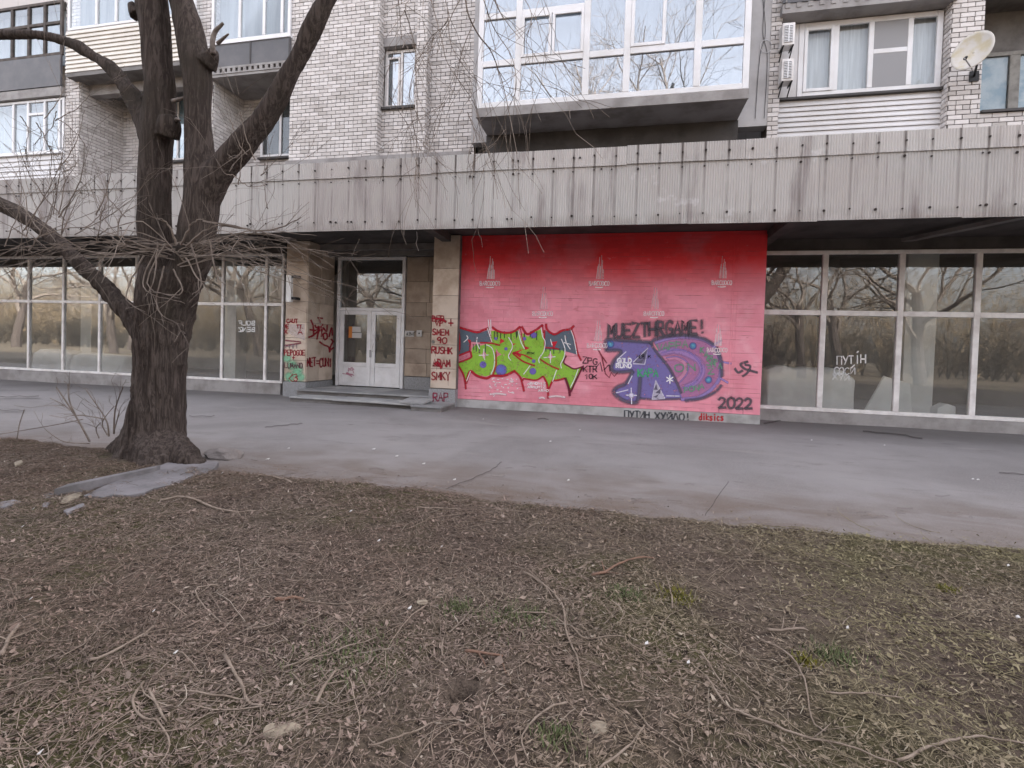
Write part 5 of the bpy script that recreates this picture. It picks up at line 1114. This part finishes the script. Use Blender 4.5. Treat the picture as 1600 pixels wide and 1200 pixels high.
# saplings shooting up left of the trunk
sh = empty('shrub', G(165, 690, .05), 'thin bare shoots growing at the left foot of the big tree', 'shrub'); mb = MB()
for a, mid, b, r in (((140, 690), (118, 650), (88, 605), 1.6), ((118, 648), (108, 625), (106, 600), 1.), ((170, 682), (165, 655), (135, 610), 1.4), ((165, 655), (135, 650), (100, 648), 1.), ((178, 678), (180, 640), (192, 605), 1.4), ((168, 680), (160, 660), (178, 635), 1.), ((140, 693), (100, 690), (72, 672), 1.), ((178, 675), (186, 645), (184, 650), .9), ((110, 640), (95, 630), (78, 622), .8), ((155, 685), (150, 670), (158, 660), .9)):
    pts = [PV(x, y, 5.0) for x, y in spline([a, mid, b], 6)]; mb.tube(pts, [max(r * px_size(v) * (1 - .5 * i / len(pts)), .003) for i, v in enumerate(pts)], 5)
    for k in range(3): i = rr.randint(3, len(pts) - 1); grow(mb, pts[i], (pts[i] - pts[i - 1]).normalized() + Vector((rr.gauss(0, .5), rr.gauss(0, .3), rr.gauss(.1, .4))), rr.uniform(.15, .35), .004, 1, rr, 0, .6, (1, 2), 3)
mb.build('stems', 'twigbark', sh)
sh = empty('shrub', G(28, 692, .03), 'lone bare whip leaning over the soil at the far left edge', 'shrub'); mb = MB()
for path, r in (([(26, 693), (30, 665), (38, 640)], 1.3), ([(-10, 680), (50, 670), (85, 664), (130, 655)], .9)): mb.tube([PV(x, y, 5.1) for x, y in spline(path, 5)], .006, 5)
mb.build('stems', 'twigbark', sh)

# ---- broken kerb slabs under the tree
def slab_px(name, poly, z, th, lab, cat, mat='kerb', tilt=None, parent=None):
    pts = []
    for i, (x, y) in enumerate(poly):
        zz = z if tilt is None else tilt[i]; pts.append(Vector(G(x, y, zz)))
    o = MB().prism([p - Vector((0, 0, th)) for p in pts], (0, 0, th)).build(name, mat, parent); bevel(o, .006)
    return tag(o, lab, cat)
slab_px('kerb_slab', [(130, 774), (166, 757), (205, 742), (240, 731), (262, 722), (296, 716), (320, 720), (342, 721), (335, 731), (322, 738), (296, 744), (281, 753), (266, 757), (240, 762), (226, 769), (198, 773), (176, 772), (160, 776)], .088, .06, 'large broken grey kerb slab lying flat against the foot of the tree', 'slab')
f0_, f1_ = Vector(G(84, 764, .15)), Vector(G(240, 735, .10))
o = MB().prism([f0_ - Vector((0, 0, .10)), f1_ - Vector((0, 0, .07)), f1_ + Vector((-.02, .10, -.06)), f0_ + Vector((-.03, .13, -.09))], (0, 0, .10)).build('kerb_slab', 'kerb'); tag(bevel(o, .005), 'narrow grey slab edge tilted up behind the big slab at the tree', 'slab')
for k, (poly, lab) in enumerate((([(100, 775), (125, 768), (130, 772), (108, 784), (92, 786)], 'pale slab fragment below the tilted kerb, nearest the tree'), ([(68, 772), (86, 768), (88, 773), (70, 778)], 'small pale chip left of the tilted kerb slab'), ([(66, 786), (80, 782), (74, 790), (66, 791)], 'little pale crumb between the slab chips'), ([(98, 797), (130, 785), (134, 790), (104, 801)], 'flat grey fragment in front of the broken slab'), ([(-6, 785), (22, 780), (34, 783), (8, 792), (-6, 792)], 'flat grey fragment at the left edge of the photo'), ([(22, 722), (34, 718), (36, 722), (24, 727)], 'pale stone chip lying on the bank at far left'))):
    slab_px('slab_fragment', poly, .085, .03, lab, 'rubble', 'tan' if k in (0, 5) else 'kerb')
o = MB(); c = Vector(G(352, 712, .02)); rng = random.Random(3)
mat_l = bmesh.new(); bmesh.ops.create_icosphere(mat_l, subdivisions=3, radius=.17)
for v in mat_l.verts: v.co = Vector((v.co.x * 1.5, v.co.y, v.co.z * .62)) * (1 + .25 * mnoise.noise(v.co * 9)) + c
me = bpy.data.meshes.new('asphalt_lump'); mat_l.to_mesh(me); mat_l.free(); me.materials.append(M['asphalt']); o = bpy.data.objects.new('asphalt_lump', me); COL.objects.link(o); tag(o, 'rounded lump of old asphalt right of the tree foot', 'rubble')

# ---- cracks and scraps on the pavement
cks = Spray(lambda u, v, k: Vector((*G(u, v, .012)[:2], .0135 + k * .0002))); 
for p, w in (([(1102, 806), (1122, 775), (1138, 752)], 1.6), ([(697, 764), (745, 745), (770, 733), (783, 722)], 1.7), ([(415, 668), (445, 664), (472, 662)], 1.4), ([(0, 641), (38, 641)], 2.0), ([(1, 620), (60, 619)], 2), ([(296, 650), (336, 650)], 1.4), ([(1350, 674), (1400, 678), (1440, 685)], 2.6), ([(840, 654), (858, 655)], 2.2), ([(1560, 738), (1600, 741)], 2), ([(1195, 662), (1220, 657)], 3)):
    jp = [(x + R_.uniform(-1.5, 1.5), y + R_.uniform(-.8, .8)) for x, y in spline(p, 6)]; cks.stroke(jp, w * .7, '453e3c', soft=.7, smooth=False, alpha=.6)
for i in range(70):
    x = R_.uniform(150, 1600); y0_ = 745 + (x - 400) * .065 if x > 300 else 700; y = y0_ - R_.uniform(-8, 46) * R_.random(); a = R_.uniform(4, 26); cks.stroke([(x, y), (x + a * .5, y + R_.uniform(-1.5, 1.5)), (x + a, y + R_.uniform(-1, 2))], R_.uniform(1, 2.6), R_.choice(('5a504a', '6a5f57', '8f857d', '4d4540')), alpha=R_.uniform(.1, .35), soft=.9)
cks.build('crack', pav)
scr = [(906, 672 - 0), (451, 701), (418, 718), (584, 702), (620, 713), (662, 725), (710, 750), (888, 751), (1528, 750), (1382, 696), (755, 575 + 80), (1268, 688), (860, 690), (1520, 749)]
for k, (x, y) in enumerate(scr):
    a, b, _ = G(x, y, .02); s = R_.uniform(.018, .035); s *= .6; o = MB().prism([(a - s, b - s * .6, .02), (a + s, b - s * .8, .024), (a + s * .8, b + s, .03), (a - s * .7, b + s * .7, .022)], (0, 0, .006)).build('paper_scrap', 'paper'); tag(o, 'tiny white paper scrap lying on the grey asphalt', 'litter', 'paper scraps on the pavement')
for k, (x, y) in enumerate([(347, 700 + 44), (150, 749), (100, 735), (52, 801), (35, 826), (548, 806), (592, 845), (640, 955), (1075, 1044), (1324, 984), (1590, 966), (240, 956), (274, 1032), (62, 1188), (48, 940), (690, 855), (1575, 888), (1010, 1010)]):
    a, b, _ = G(x, y, .06); z_ = float(lawn_z(a, b)) + .022; s = R_.uniform(.005, .011); o = MB().prism([(a - s, b - s * .6, z_), (a + s, b - s * .8, z_ + .006), (a + s * .8, b + s, z_ + .012), (a - s * .7, b + s * .7, z_ + .004)], (0, 0, .004)).build('paper_scrap', 'paper'); tag(o, 'tiny white paper scrap lying among the dead leaves', 'litter', 'paper scraps on the lawn')

# ---- sticks one can tell apart
STICKS = [
 ([(250, 785), (290, 783), (330, 796), (368, 803), (400, 800)], 2.6, 'stick', 'pale forked stick on the soil just below the broken kerb slab'),
 ([(925, 899), (945, 897), (963, 886), (987, 878), (1022, 874)], 2.6, 'redstick', 'reddish bent stick in the middle of the lawn below the purple graffiti'),
 ([(817, 894), (858, 923), (880, 955), (884, 990), (899, 1025), (906, 1060), (912, 1086)], 2.2, 'stick', 'long pale stem bending down the middle of the lawn'),
 ([(800, 961), (850, 962), (887, 978), (917, 1003), (975, 1000)], 1.7, 'stick', 'thin stem crossing the long bending one'),
 ([(1149, 1112), (1225, 1142), (1315, 1168), (1415, 1203)], 2.6, 'stick', 'long straight pale stick running off the lower edge right of centre'),
 ([(1402, 1191), (1455, 1171), (1505, 1150), (1548, 1149), (1610, 1160)], 2.8, 'stick', 'arched stick in the lower right corner'),
 ([(1187, 996), (1236, 1028), (1257, 1066), (1268, 1121), (1290, 1140)], 1.9, 'stick', 'curved stem above the long straight stick at lower right'),
 ([(1289, 1085), (1344, 1088), (1411, 1092)], 1.9, 'stick', 'short straight stick lying level at lower right'),
 ([(440, 1041), (502, 1026), (546, 1010), (590, 993)], 1.9, 'stick', 'thin stick rising to the right below the green tuft'),
 ([(727, 1015), (755, 1022), (785, 1032)], 3.2, 'redstick', 'short thick reddish stick above the small burrow'),
 ([(494, 1110), (508, 1080), (526, 1051)], 3.4, 'stick', 'short thick grey stick standing out above the tan stone'),
 ([(575, 1165), (622, 1156), (662, 1139), (690, 1132), (715, 1130)], 1.8, 'stick', 'bowed stem right of the tan stone'),
 ([(224, 1075), (207, 1107), (226, 1130), (245, 1136), (265, 1168), (248, 1200)], 2.4, 'stick', 'crooked zigzag stick near the lower left corner'),
 ([(350, 1028), (376, 1072), (390, 1098), (411, 1107)], 3.2, 'stick', 'thick pale stick slanting down above the tan stone on its left'),
 ([(274, 1089), (350, 1092), (390, 1092), (423, 1080)], 2.0, 'stick', 'level stick crossing the thick pale one'),
 ([(233, 1089), (246, 1112), (260, 1136)], 2.8, 'stick', 'short stub of wood inside the bend of the zigzag stick'),
 ([(140, 1037), (204, 1007), (240, 985)], 2.8, 'stick', 'straight brown stick in the left half of the lawn'),
 ([(1103, 1063), (1122, 1090), (1144, 1112), (1165, 1115)], 2.2, 'stick', 'short pale stick ending where the long straight stick begins'),
 ([(1198, 987), (1230, 984), (1262, 984)], 3.0, 'stick', 'short thick level stick in the right half of the lawn'),
 ([(885, 1098), (844, 1115), (822, 1139), (815, 1162), (826, 1187)], 2.2, 'stick', 'hooked stem near the lower edge at the centre'),
 ([(937, 1200), (975, 1171), (994, 1150), (1007, 1127)], 2.2, 'stick', 'bowed stick rising from the lower edge right of the hooked stem'),
 ([(2, 1034), (12, 1010), (31, 985)], 4.0, 'stick', 'stout piece of branch at the left edge of the lawn'),
 ([(430, 938), (450, 932), (475, 930)], 4.0, 'redstick', 'stubby brown piece of branch in the upper left of the lawn'),
 ([(340, 915), (305, 925), (345, 975)], 1.6, 'stick', 'thin bent stem in the upper left of the lawn'),
 ([(455, 758), (440, 752), (418, 746), (398, 748)], 2.2, 'stick', 'dark twig lying at the edge of the asphalt right of the tree'),
 ([(650, 796), (680, 797), (720, 797)], 1.7, 'stick', 'straight twig lying level near the upper edge of the lawn')]
for path, r, mt, lab in STICKS:
    pts = []
    for x, y in spline(path, 4):
        a, b, _ = G(x, y, .06); pts.append(Vector((a, b, float(lawn_z(a, b)) + .02 + R_.uniform(-.003, .003))))
    rad = [r * .8 * px_size(v) * (1.1 - .5 * i / len(pts)) * R_.uniform(.9, 1.1) for i, v in enumerate(pts)]
    mb = MB(); mb.tube(pts, rad, 6)
    if len(pts) > 8:
        for k in range(2): i = R_.randint(3, len(pts) - 2); t = (pts[i + 1] - pts[i]).normalized(); sd = Vector((-t.y, t.x, .15)) * R_.choice((-1, 1)); mb.tube([pts[i], pts[i] + (t + sd) * .04, pts[i] + (t * 1.6 + sd * 1.7) * .05], [rad[i] * .6, rad[i] * .45, rad[i] * .3], 5)
    tag(mb.build('fallen_stick', mt, None, None, True), lab, 'stick')
bm = bmesh.new(); a, b, _ = G(440, 1138, .07)
poly = [(410, 1143), (413, 1133), (425, 1127), (442, 1130), (458, 1126), (471, 1130), (470, 1138), (445, 1143), (432, 1150), (416, 1151)]
slab_px('flat_stone', poly, .085, .03, 'flat tan stone lying in the litter at lower left', 'stone', 'tan')
for (x, y, s, lab) in ((660, 936, .026, 'pale lump of stone above the centre of the lawn'), (936, 1127, .03, 'flat pale stone in the lower middle of the lawn')):
    a, b, _ = G(x, y, .07); bm = bmesh.new(); bmesh.ops.create_icosphere(bm, subdivisions=2, radius=s)
    for v in bm.verts: v.co = Vector((v.co.x * 1.3, v.co.y, v.co.z * .38)) * (1 + .4 * mnoise.noise(v.co * 30 + Vector((x, y, 0)))) + Vector((a, b, float(lawn_z(a, b)) + .004))
    me = bpy.data.meshes.new('stone'); bm.to_mesh(me); bm.free(); me.materials.append(M['tan']); o = bpy.data.objects.new('stone', me); COL.objects.link(o); tag(o, lab, 'stone')

# ---- litter: leaves, twigs, dry blades (nobody could count these)
def scatter(n, seed, y0=.75, y1=5.25, bias=1.0):
    r = np.random.default_rng(seed); y = y0 + (y1 - y0) * r.random(n) ** bias; xl, xr = -1.68 * y - 1.0, .76 * y + 1.2
    x = xl + (xr - xl) * r.random(n)
    keep = ((lawn_z(x, y) > .012 + .02 * r.random(n)) | ((r.random(n) < .09 * np.exp(-np.clip(y - 4.8, 0, 9) / .22)) & (y > 4.7))) & (np.hypot(x - HOLE[0], y - HOLE[1]) > .09) & (np.hypot(x - TREE[0], y - TREE[1]) > .52)
    return x[keep], y[keep], r
def raw_mesh(name, V, F, mat, kind='stuff'):
    me = bpy.data.meshes.new(name); k = F.shape[1]
    me.vertices.add(len(V)); me.vertices.foreach_set('co', V.astype(np.float32).ravel()); me.loops.add(F.size); me.loops.foreach_set('vertex_index', F.astype(np.int32).ravel())
    me.polygons.add(len(F)); me.polygons.foreach_set('loop_start', (np.arange(len(F)) * k).astype(np.int32)); me.update(calc_edges=True); me.materials.append(M[mat])
    o = bpy.data.objects.new(name, me); COL.objects.link(o); return tag(o, kind=kind)
def leaves(name, n, seed, smin, smax, mat, bias=.9, aspect=.55, lift=.012, mask=None, tilt=.28):
    x, y, r = scatter(n, seed, bias=bias)
    if mask is not None: k = mask(x, y, r); x, y = x[k], y[k]
    m = len(x); s = smin + (smax - smin) * r.random(m) ** 2; a = r.random(m) * 6.283; u = np.stack([np.cos(a), np.sin(a), r.normal(0, tilt, m)], -1); w = np.stack([-np.sin(a), np.cos(a), r.normal(0, tilt, m)], -1)
    asp = aspect * (.6 + .8 * r.random(m)); c = np.stack([x, y, np.maximum(lawn_z(x, y), np.where(y > 4.6, .008, -9)) + lift * r.random(m) + .004], -1); up = np.array([0, 0, 1.])
    fold = (r.random(m) * .5 - .1)[:, None] * s[:, None]; curl = (r.random(m) * .7)[:, None] * s[:, None]
    su = s[:, None] * u; sw = (s * asp)[:, None] * w
    V = np.stack([c - su + curl * up, c - su * .1 + sw + fold * up, c + su + curl * .8 * up, c - su * .1 - sw + fold * up, c, c + su * .45 + sw * .7 + fold * up], 1)
    b = np.arange(m)[:, None] * 6; F = np.concatenate([b + np.array([[0, 4, 1, 1]])[:, :3], b + np.array([[4, 5, 1]]), b + np.array([[4, 2, 5]]), b + np.array([[0, 3, 4]]), b + np.array([[3, 2, 4]])])
    return raw_mesh(name, V.reshape(-1, 3), F, mat)
def twigs(name, n, seed, lmin, lmax, rmin, rmax, mat, bias=.9, bend=.35, lift=.02, tilt=.12, mask=None, angle=None, S=4):
    x, y, r = scatter(n, seed, bias=bias)
    if mask is not None: k = mask(x, y, r); x, y = x[k], y[k]
    m = len(x); L = lmin + (lmax - lmin) * r.random(m) ** 2.2; a = r.random(m) * 6.283
    if angle is not None: a = angle(x, y, r)
    rad = rmin + (rmax - rmin) * r.random(m) ** 2; pts = np.zeros((m, S, 3)); pos = np.stack([x, y], -1); da = r.normal(0, bend, m)
    zt = r.normal(0, tilt, m); z0 = lift * r.random(m)
    for i in range(S):
        pts[:, i, :2] = pos; pts[:, i, 2] = np.maximum(lawn_z(pos[:, 0], pos[:, 1]), np.where(pos[:, 1] > 4.6, .008, -9)) + z0 + rad + np.abs(zt * L * (i / S))
        pos = pos + np.stack([np.cos(a), np.sin(a)], -1) * (L / S)[:, None]; a = a + da + r.normal(0, bend * .7, m)
    t = np.gradient(pts, axis=1); t /= np.linalg.norm(t, axis=2, keepdims=True) + 1e-9; side = np.stack([-t[..., 1], t[..., 0], 0 * t[..., 0]], -1); up = np.cross(t, side)
    V = np.zeros((m, S, 3, 3))
    for j in range(3):
        ph = 2.094 * j + .5; rr_ = rad[:, None, None] * (1 - .5 * np.arange(S) / S)[None, :, None]; V[:, :, j] = pts + (side * math.cos(ph) + up * math.sin(ph)) * rr_
    base = (np.arange(m) * S * 3)[:, None, None]; F = []
    for i in range(S - 1):
        for j in range(3): k = (j + 1) % 3; F.append([i * 3 + j, i * 3 + k, (i + 1) * 3 + k, (i + 1) * 3 + j])
    return raw_mesh(name, V.reshape(-1, 3), (base + np.array(F)[None]).reshape(-1, 4), mat)
def chaff(name, n, seed, smin, smax, mat, bias):
    x, y, r = scatter(n, seed, bias=bias); k = r.random(len(x)) < np.clip(1.25 - 1.5 * (vnoise(x * 1.3 + 9, y * 1.9, 47) ** 1.5), .12, 1); x, y = x[k], y[k]; m = len(x); s = smin + (smax - smin) * r.random(m) ** 1.6; a = 9 * vnoise(x * .8 + 3, y * .8, 41) + r.normal(0, .8, m)
    u = np.stack([np.cos(a), np.sin(a), r.normal(0, .22, m)], -1) * s[:, None]; w = np.stack([-np.sin(a), np.cos(a), r.normal(0, .6, m)], -1) * (s * r.uniform(.06, .26, m))[:, None]
    c = np.stack([x, y, np.maximum(lawn_z(x, y), np.where(y > 4.6, .008, -9)) + .012 * r.random(m) + .003], -1)
    V = np.stack([c - u, c + w, c + u, c - w * .6], 1); b = np.arange(m)[:, None] * 4
    return raw_mesh(name, V.reshape(-1, 3), b + np.array([[0, 1, 2, 3]]), mat)
left = lambda x, y, r: r.random(len(x)) < np.clip(.62 + .18 * (-.7 - x) + .6 * (vnoise(x * 1.1, y * 1.1, 31) - .5), .3, 1)
pat = lambda x, y, r: r.random(len(x)) < .45 + .8 * vnoise(x * 1.5, y * 1.5, 33)
leaves('leaf_litter', 80000, 1, .004, .0150, 'leaf', .8, .42, .016, mask=pat, tilt=.5)
chaff('leaf_crumbs', 200000, 2, .005, .024, 'leaf', .74)
leaves('fallen_leaves', 900, 8, .012, .026, 'leaf', .85, .5, .02, tilt=.5)
twigs('twig_litter', 47000, 3, .02, .24, .0008, .0026, 'twig', .85, .22, mask=left)
twigs('branch_litter', 2600, 14, .08, .5, .0016, .0048, 'stick', .95, .14, .02, .03, mask=lambda x, y, r: r.random(len(x)) < np.clip(.5 + .22 * (-.6 - x), .12, 1))
twigs('long_stems', 2600, 4, .2, .8, .001, .003, 'twig', .95, .16, .02, .02, S=6)
twigs('dry_blades', 60000, 6, S=3, lmin=.03, lmax=.11, rmin=.0006, rmax=.0014, mat='blade', bias=.8, bend=.4, lift=.012, tilt=.35, mask=lambda x, y, r: r.random(len(x)) < np.clip(.28 + .45 * (vnoise(x * .9 + 7, y * .9, 35) > .45) + .35 * (y > 3.7) + .25 * (x > .8), 0, 1))
for k, (x, y, s, mt, lab) in enumerate(((540, 1018, .13, 'green', 'soft green tuft of young grass left of centre'), (718, 948, .05, 'green', 'small bright green weed above the centre of the lawn'), (812, 965, .10, 'green', 'loose patch of green weeds just right of centre'), (870, 1145, .04, 'green', 'little green grass tuft near the lower edge, by the hooked stem'), (1302, 1022, .06, 'green', 'green weed in the right half of the lawn'), (975, 930, .06, 'green', 'dull green weed beside the reddish stick'), (1055, 933, .05, 'moss', 'yellow moss patch right of the reddish stick'), (1480, 918, .03, 'moss', 'tiny yellow moss patch near the right edge'), (1258, 1030, .03, 'moss', 'yellow moss left of the green weed in the right half'))):
    a, b, _ = G(x, y, .06); r = np.random.default_rng(50 + k); m = int(520 * s / .1); s *= 1.9; mb = MB()
    for i in range(min(m, 700)):
        q = r.normal(0, s * .55, 2); qx, qy = a + q[0], b + q[1] * .8; z_ = float(lawn_z(qx, qy)); h = r.uniform(.012, .035); t = r.uniform(0, 6.28); c_, s_ = math.cos(t), math.sin(t); w = r.uniform(.0015, .004)
        mb.quad((qx - w * s_, qy + w * c_, z_), (qx + w * s_, qy - w * c_, z_), (qx + w * .4 * s_ + h * .7 * c_, qy - w * .4 * c_ + h * .7 * s_, z_ + h), (qx - w * .4 * s_ + h * .7 * c_, qy + w * .4 * c_ + h * .7 * s_, z_ + h))
    tag(mb.build('weed_tuft' if mt == 'green' else 'moss_patch', mt), lab, kind='stuff')

# ================================================================== PARK TREES BEHIND THE CAMERA (mirrored in the glass)
def park_tree(seed, H, tall=False):
    rr = random.Random(seed); t = MB(); c = MB()
    pts = [Vector((0, 0, -.1))]; d = Vector((rr.uniform(-.1, .1), rr.uniform(-.1, .1), 1))
    for i in range(6): pts.append(pts[-1] + d.normalized() * H * .075); d += Vector((rr.gauss(0, .08), rr.gauss(0, .08), 0))
    r0 = H * .022; t.tube(pts, [r0 * (1.25 - .07 * i) for i in range(7)], 10)
    for k in range(6):
        a = k * 1.05 + rr.uniform(-.4, .4); i = rr.randint(5 if tall else 3, 6); grow(c, pts[i], (math.cos(a) * .75, math.sin(a) * .75, rr.uniform(1, 1.6) if tall else rr.uniform(.7, 1.3)), H * (rr.uniform(.3, .4) if tall else rr.uniform(.4, .55)), r0 * .55, 4, rr, -.06 if tall else -.02, .7, (4, 6) if tall else (3, 5), 5, .12, .006)
    return t.mesh('trunk', M['bark']), c.mesh('crown', M['twigbark'])
kinds = [park_tree(21, 13), park_tree(22, 15), park_tree(23, 11), park_tree(24, 19, True)]
for k, (x, y, kd, rot, sc) in enumerate(((1.6, -5.5, 3, .7, 1.0), (-3.6, -6.5, 3, 3.4, 1.0), (6.5, -7.5, 3, 5.1, .95), (-10.5, -6.5, 3, 1.9, 1.05), (-30, -9, 0, .2, 1.1), (-36, -19, 1, 3.3, 1.2), (-47, -13, 2, 1.2, 1.3), (-58, -24, 0, 2.2, 1.3), (-70, -20, 1, 4.2, 1.2), (-40, -30, 2, .7, 1.3), (-9, -7, 0, .3, 1), (-1.5, -14, 1, 1.9, 1.1), (4.5, -7.5, 2, 4.0, 1.05), (9, -11, 1, 2.8, .95), (-15, -12, 2, .9, 1.2), (3, -16, 0, 5.0, 1.1), (-6, -17, 2, 3.1, 1.2), (14, -17, 0, 1.2, 1.0), (-22, -10, 1, 4.2, 1), (9.5, -24, 2, 2.2, 1.3), (-13, -24, 1, 5.5, 1.1), (-2, -27, 0, .6, 1.15), (18, -9, 2, 3.3, 1.2), (20, -26, 1, 2.5, 1.1), (-26, -22, 0, 1.0, 1.2))):
    r = empty('park_tree', (x, y, -.1), 'bare park tree standing behind the viewer, mirrored in the window glass', 'tree', 'park trees mirrored in the glass'); r.rotation_euler.z = rot; r.scale = (sc,) * 3
    for nm, me_ in zip(('trunk', 'crown'), kinds[kd]): o = bpy.data.objects.new(nm, me_); COL.objects.link(o); o.parent = r
    r.children[1]['kind'] = 'stuff'
rr = random.Random(77)
def brush(name, n, y0, y1, h0, h1, mat, stems, side):
    mb = MB()
    for i in range(n):
        h = rr.uniform(h0, h1); b_ = Vector((rr.uniform(-190, 70), rr.uniform(y0, y1), -.1))
        for k in range(stems):
            d = Vector((rr.gauss(0, .35), rr.gauss(0, .35), 1)); p1_ = b_ + d * h * .5; mb.tube([b_, p1_, p1_ + (d + Vector((rr.gauss(0, .5), rr.gauss(0, .5), .2))) * h * .45], [.05, .03, .012], 3, cap=False)
            for q in range(side): s0 = b_ + d * h * rr.uniform(.1, .8); mb.tube([s0, s0 + Vector((rr.gauss(0, .8), rr.gauss(0, .8), rr.uniform(.1, 1.1))) * h * .25], [.03, .012], 3, cap=False)
    tag(mb.build(name, mat), kind='stuff')
brush('dark_thicket', 560, -36, -28, 2.2, 5.5, 'dark_brush', 7, 4)
brush('golden_thicket', 560, -58, -42, 8, 16, 'golden_twigs', 5, 6)
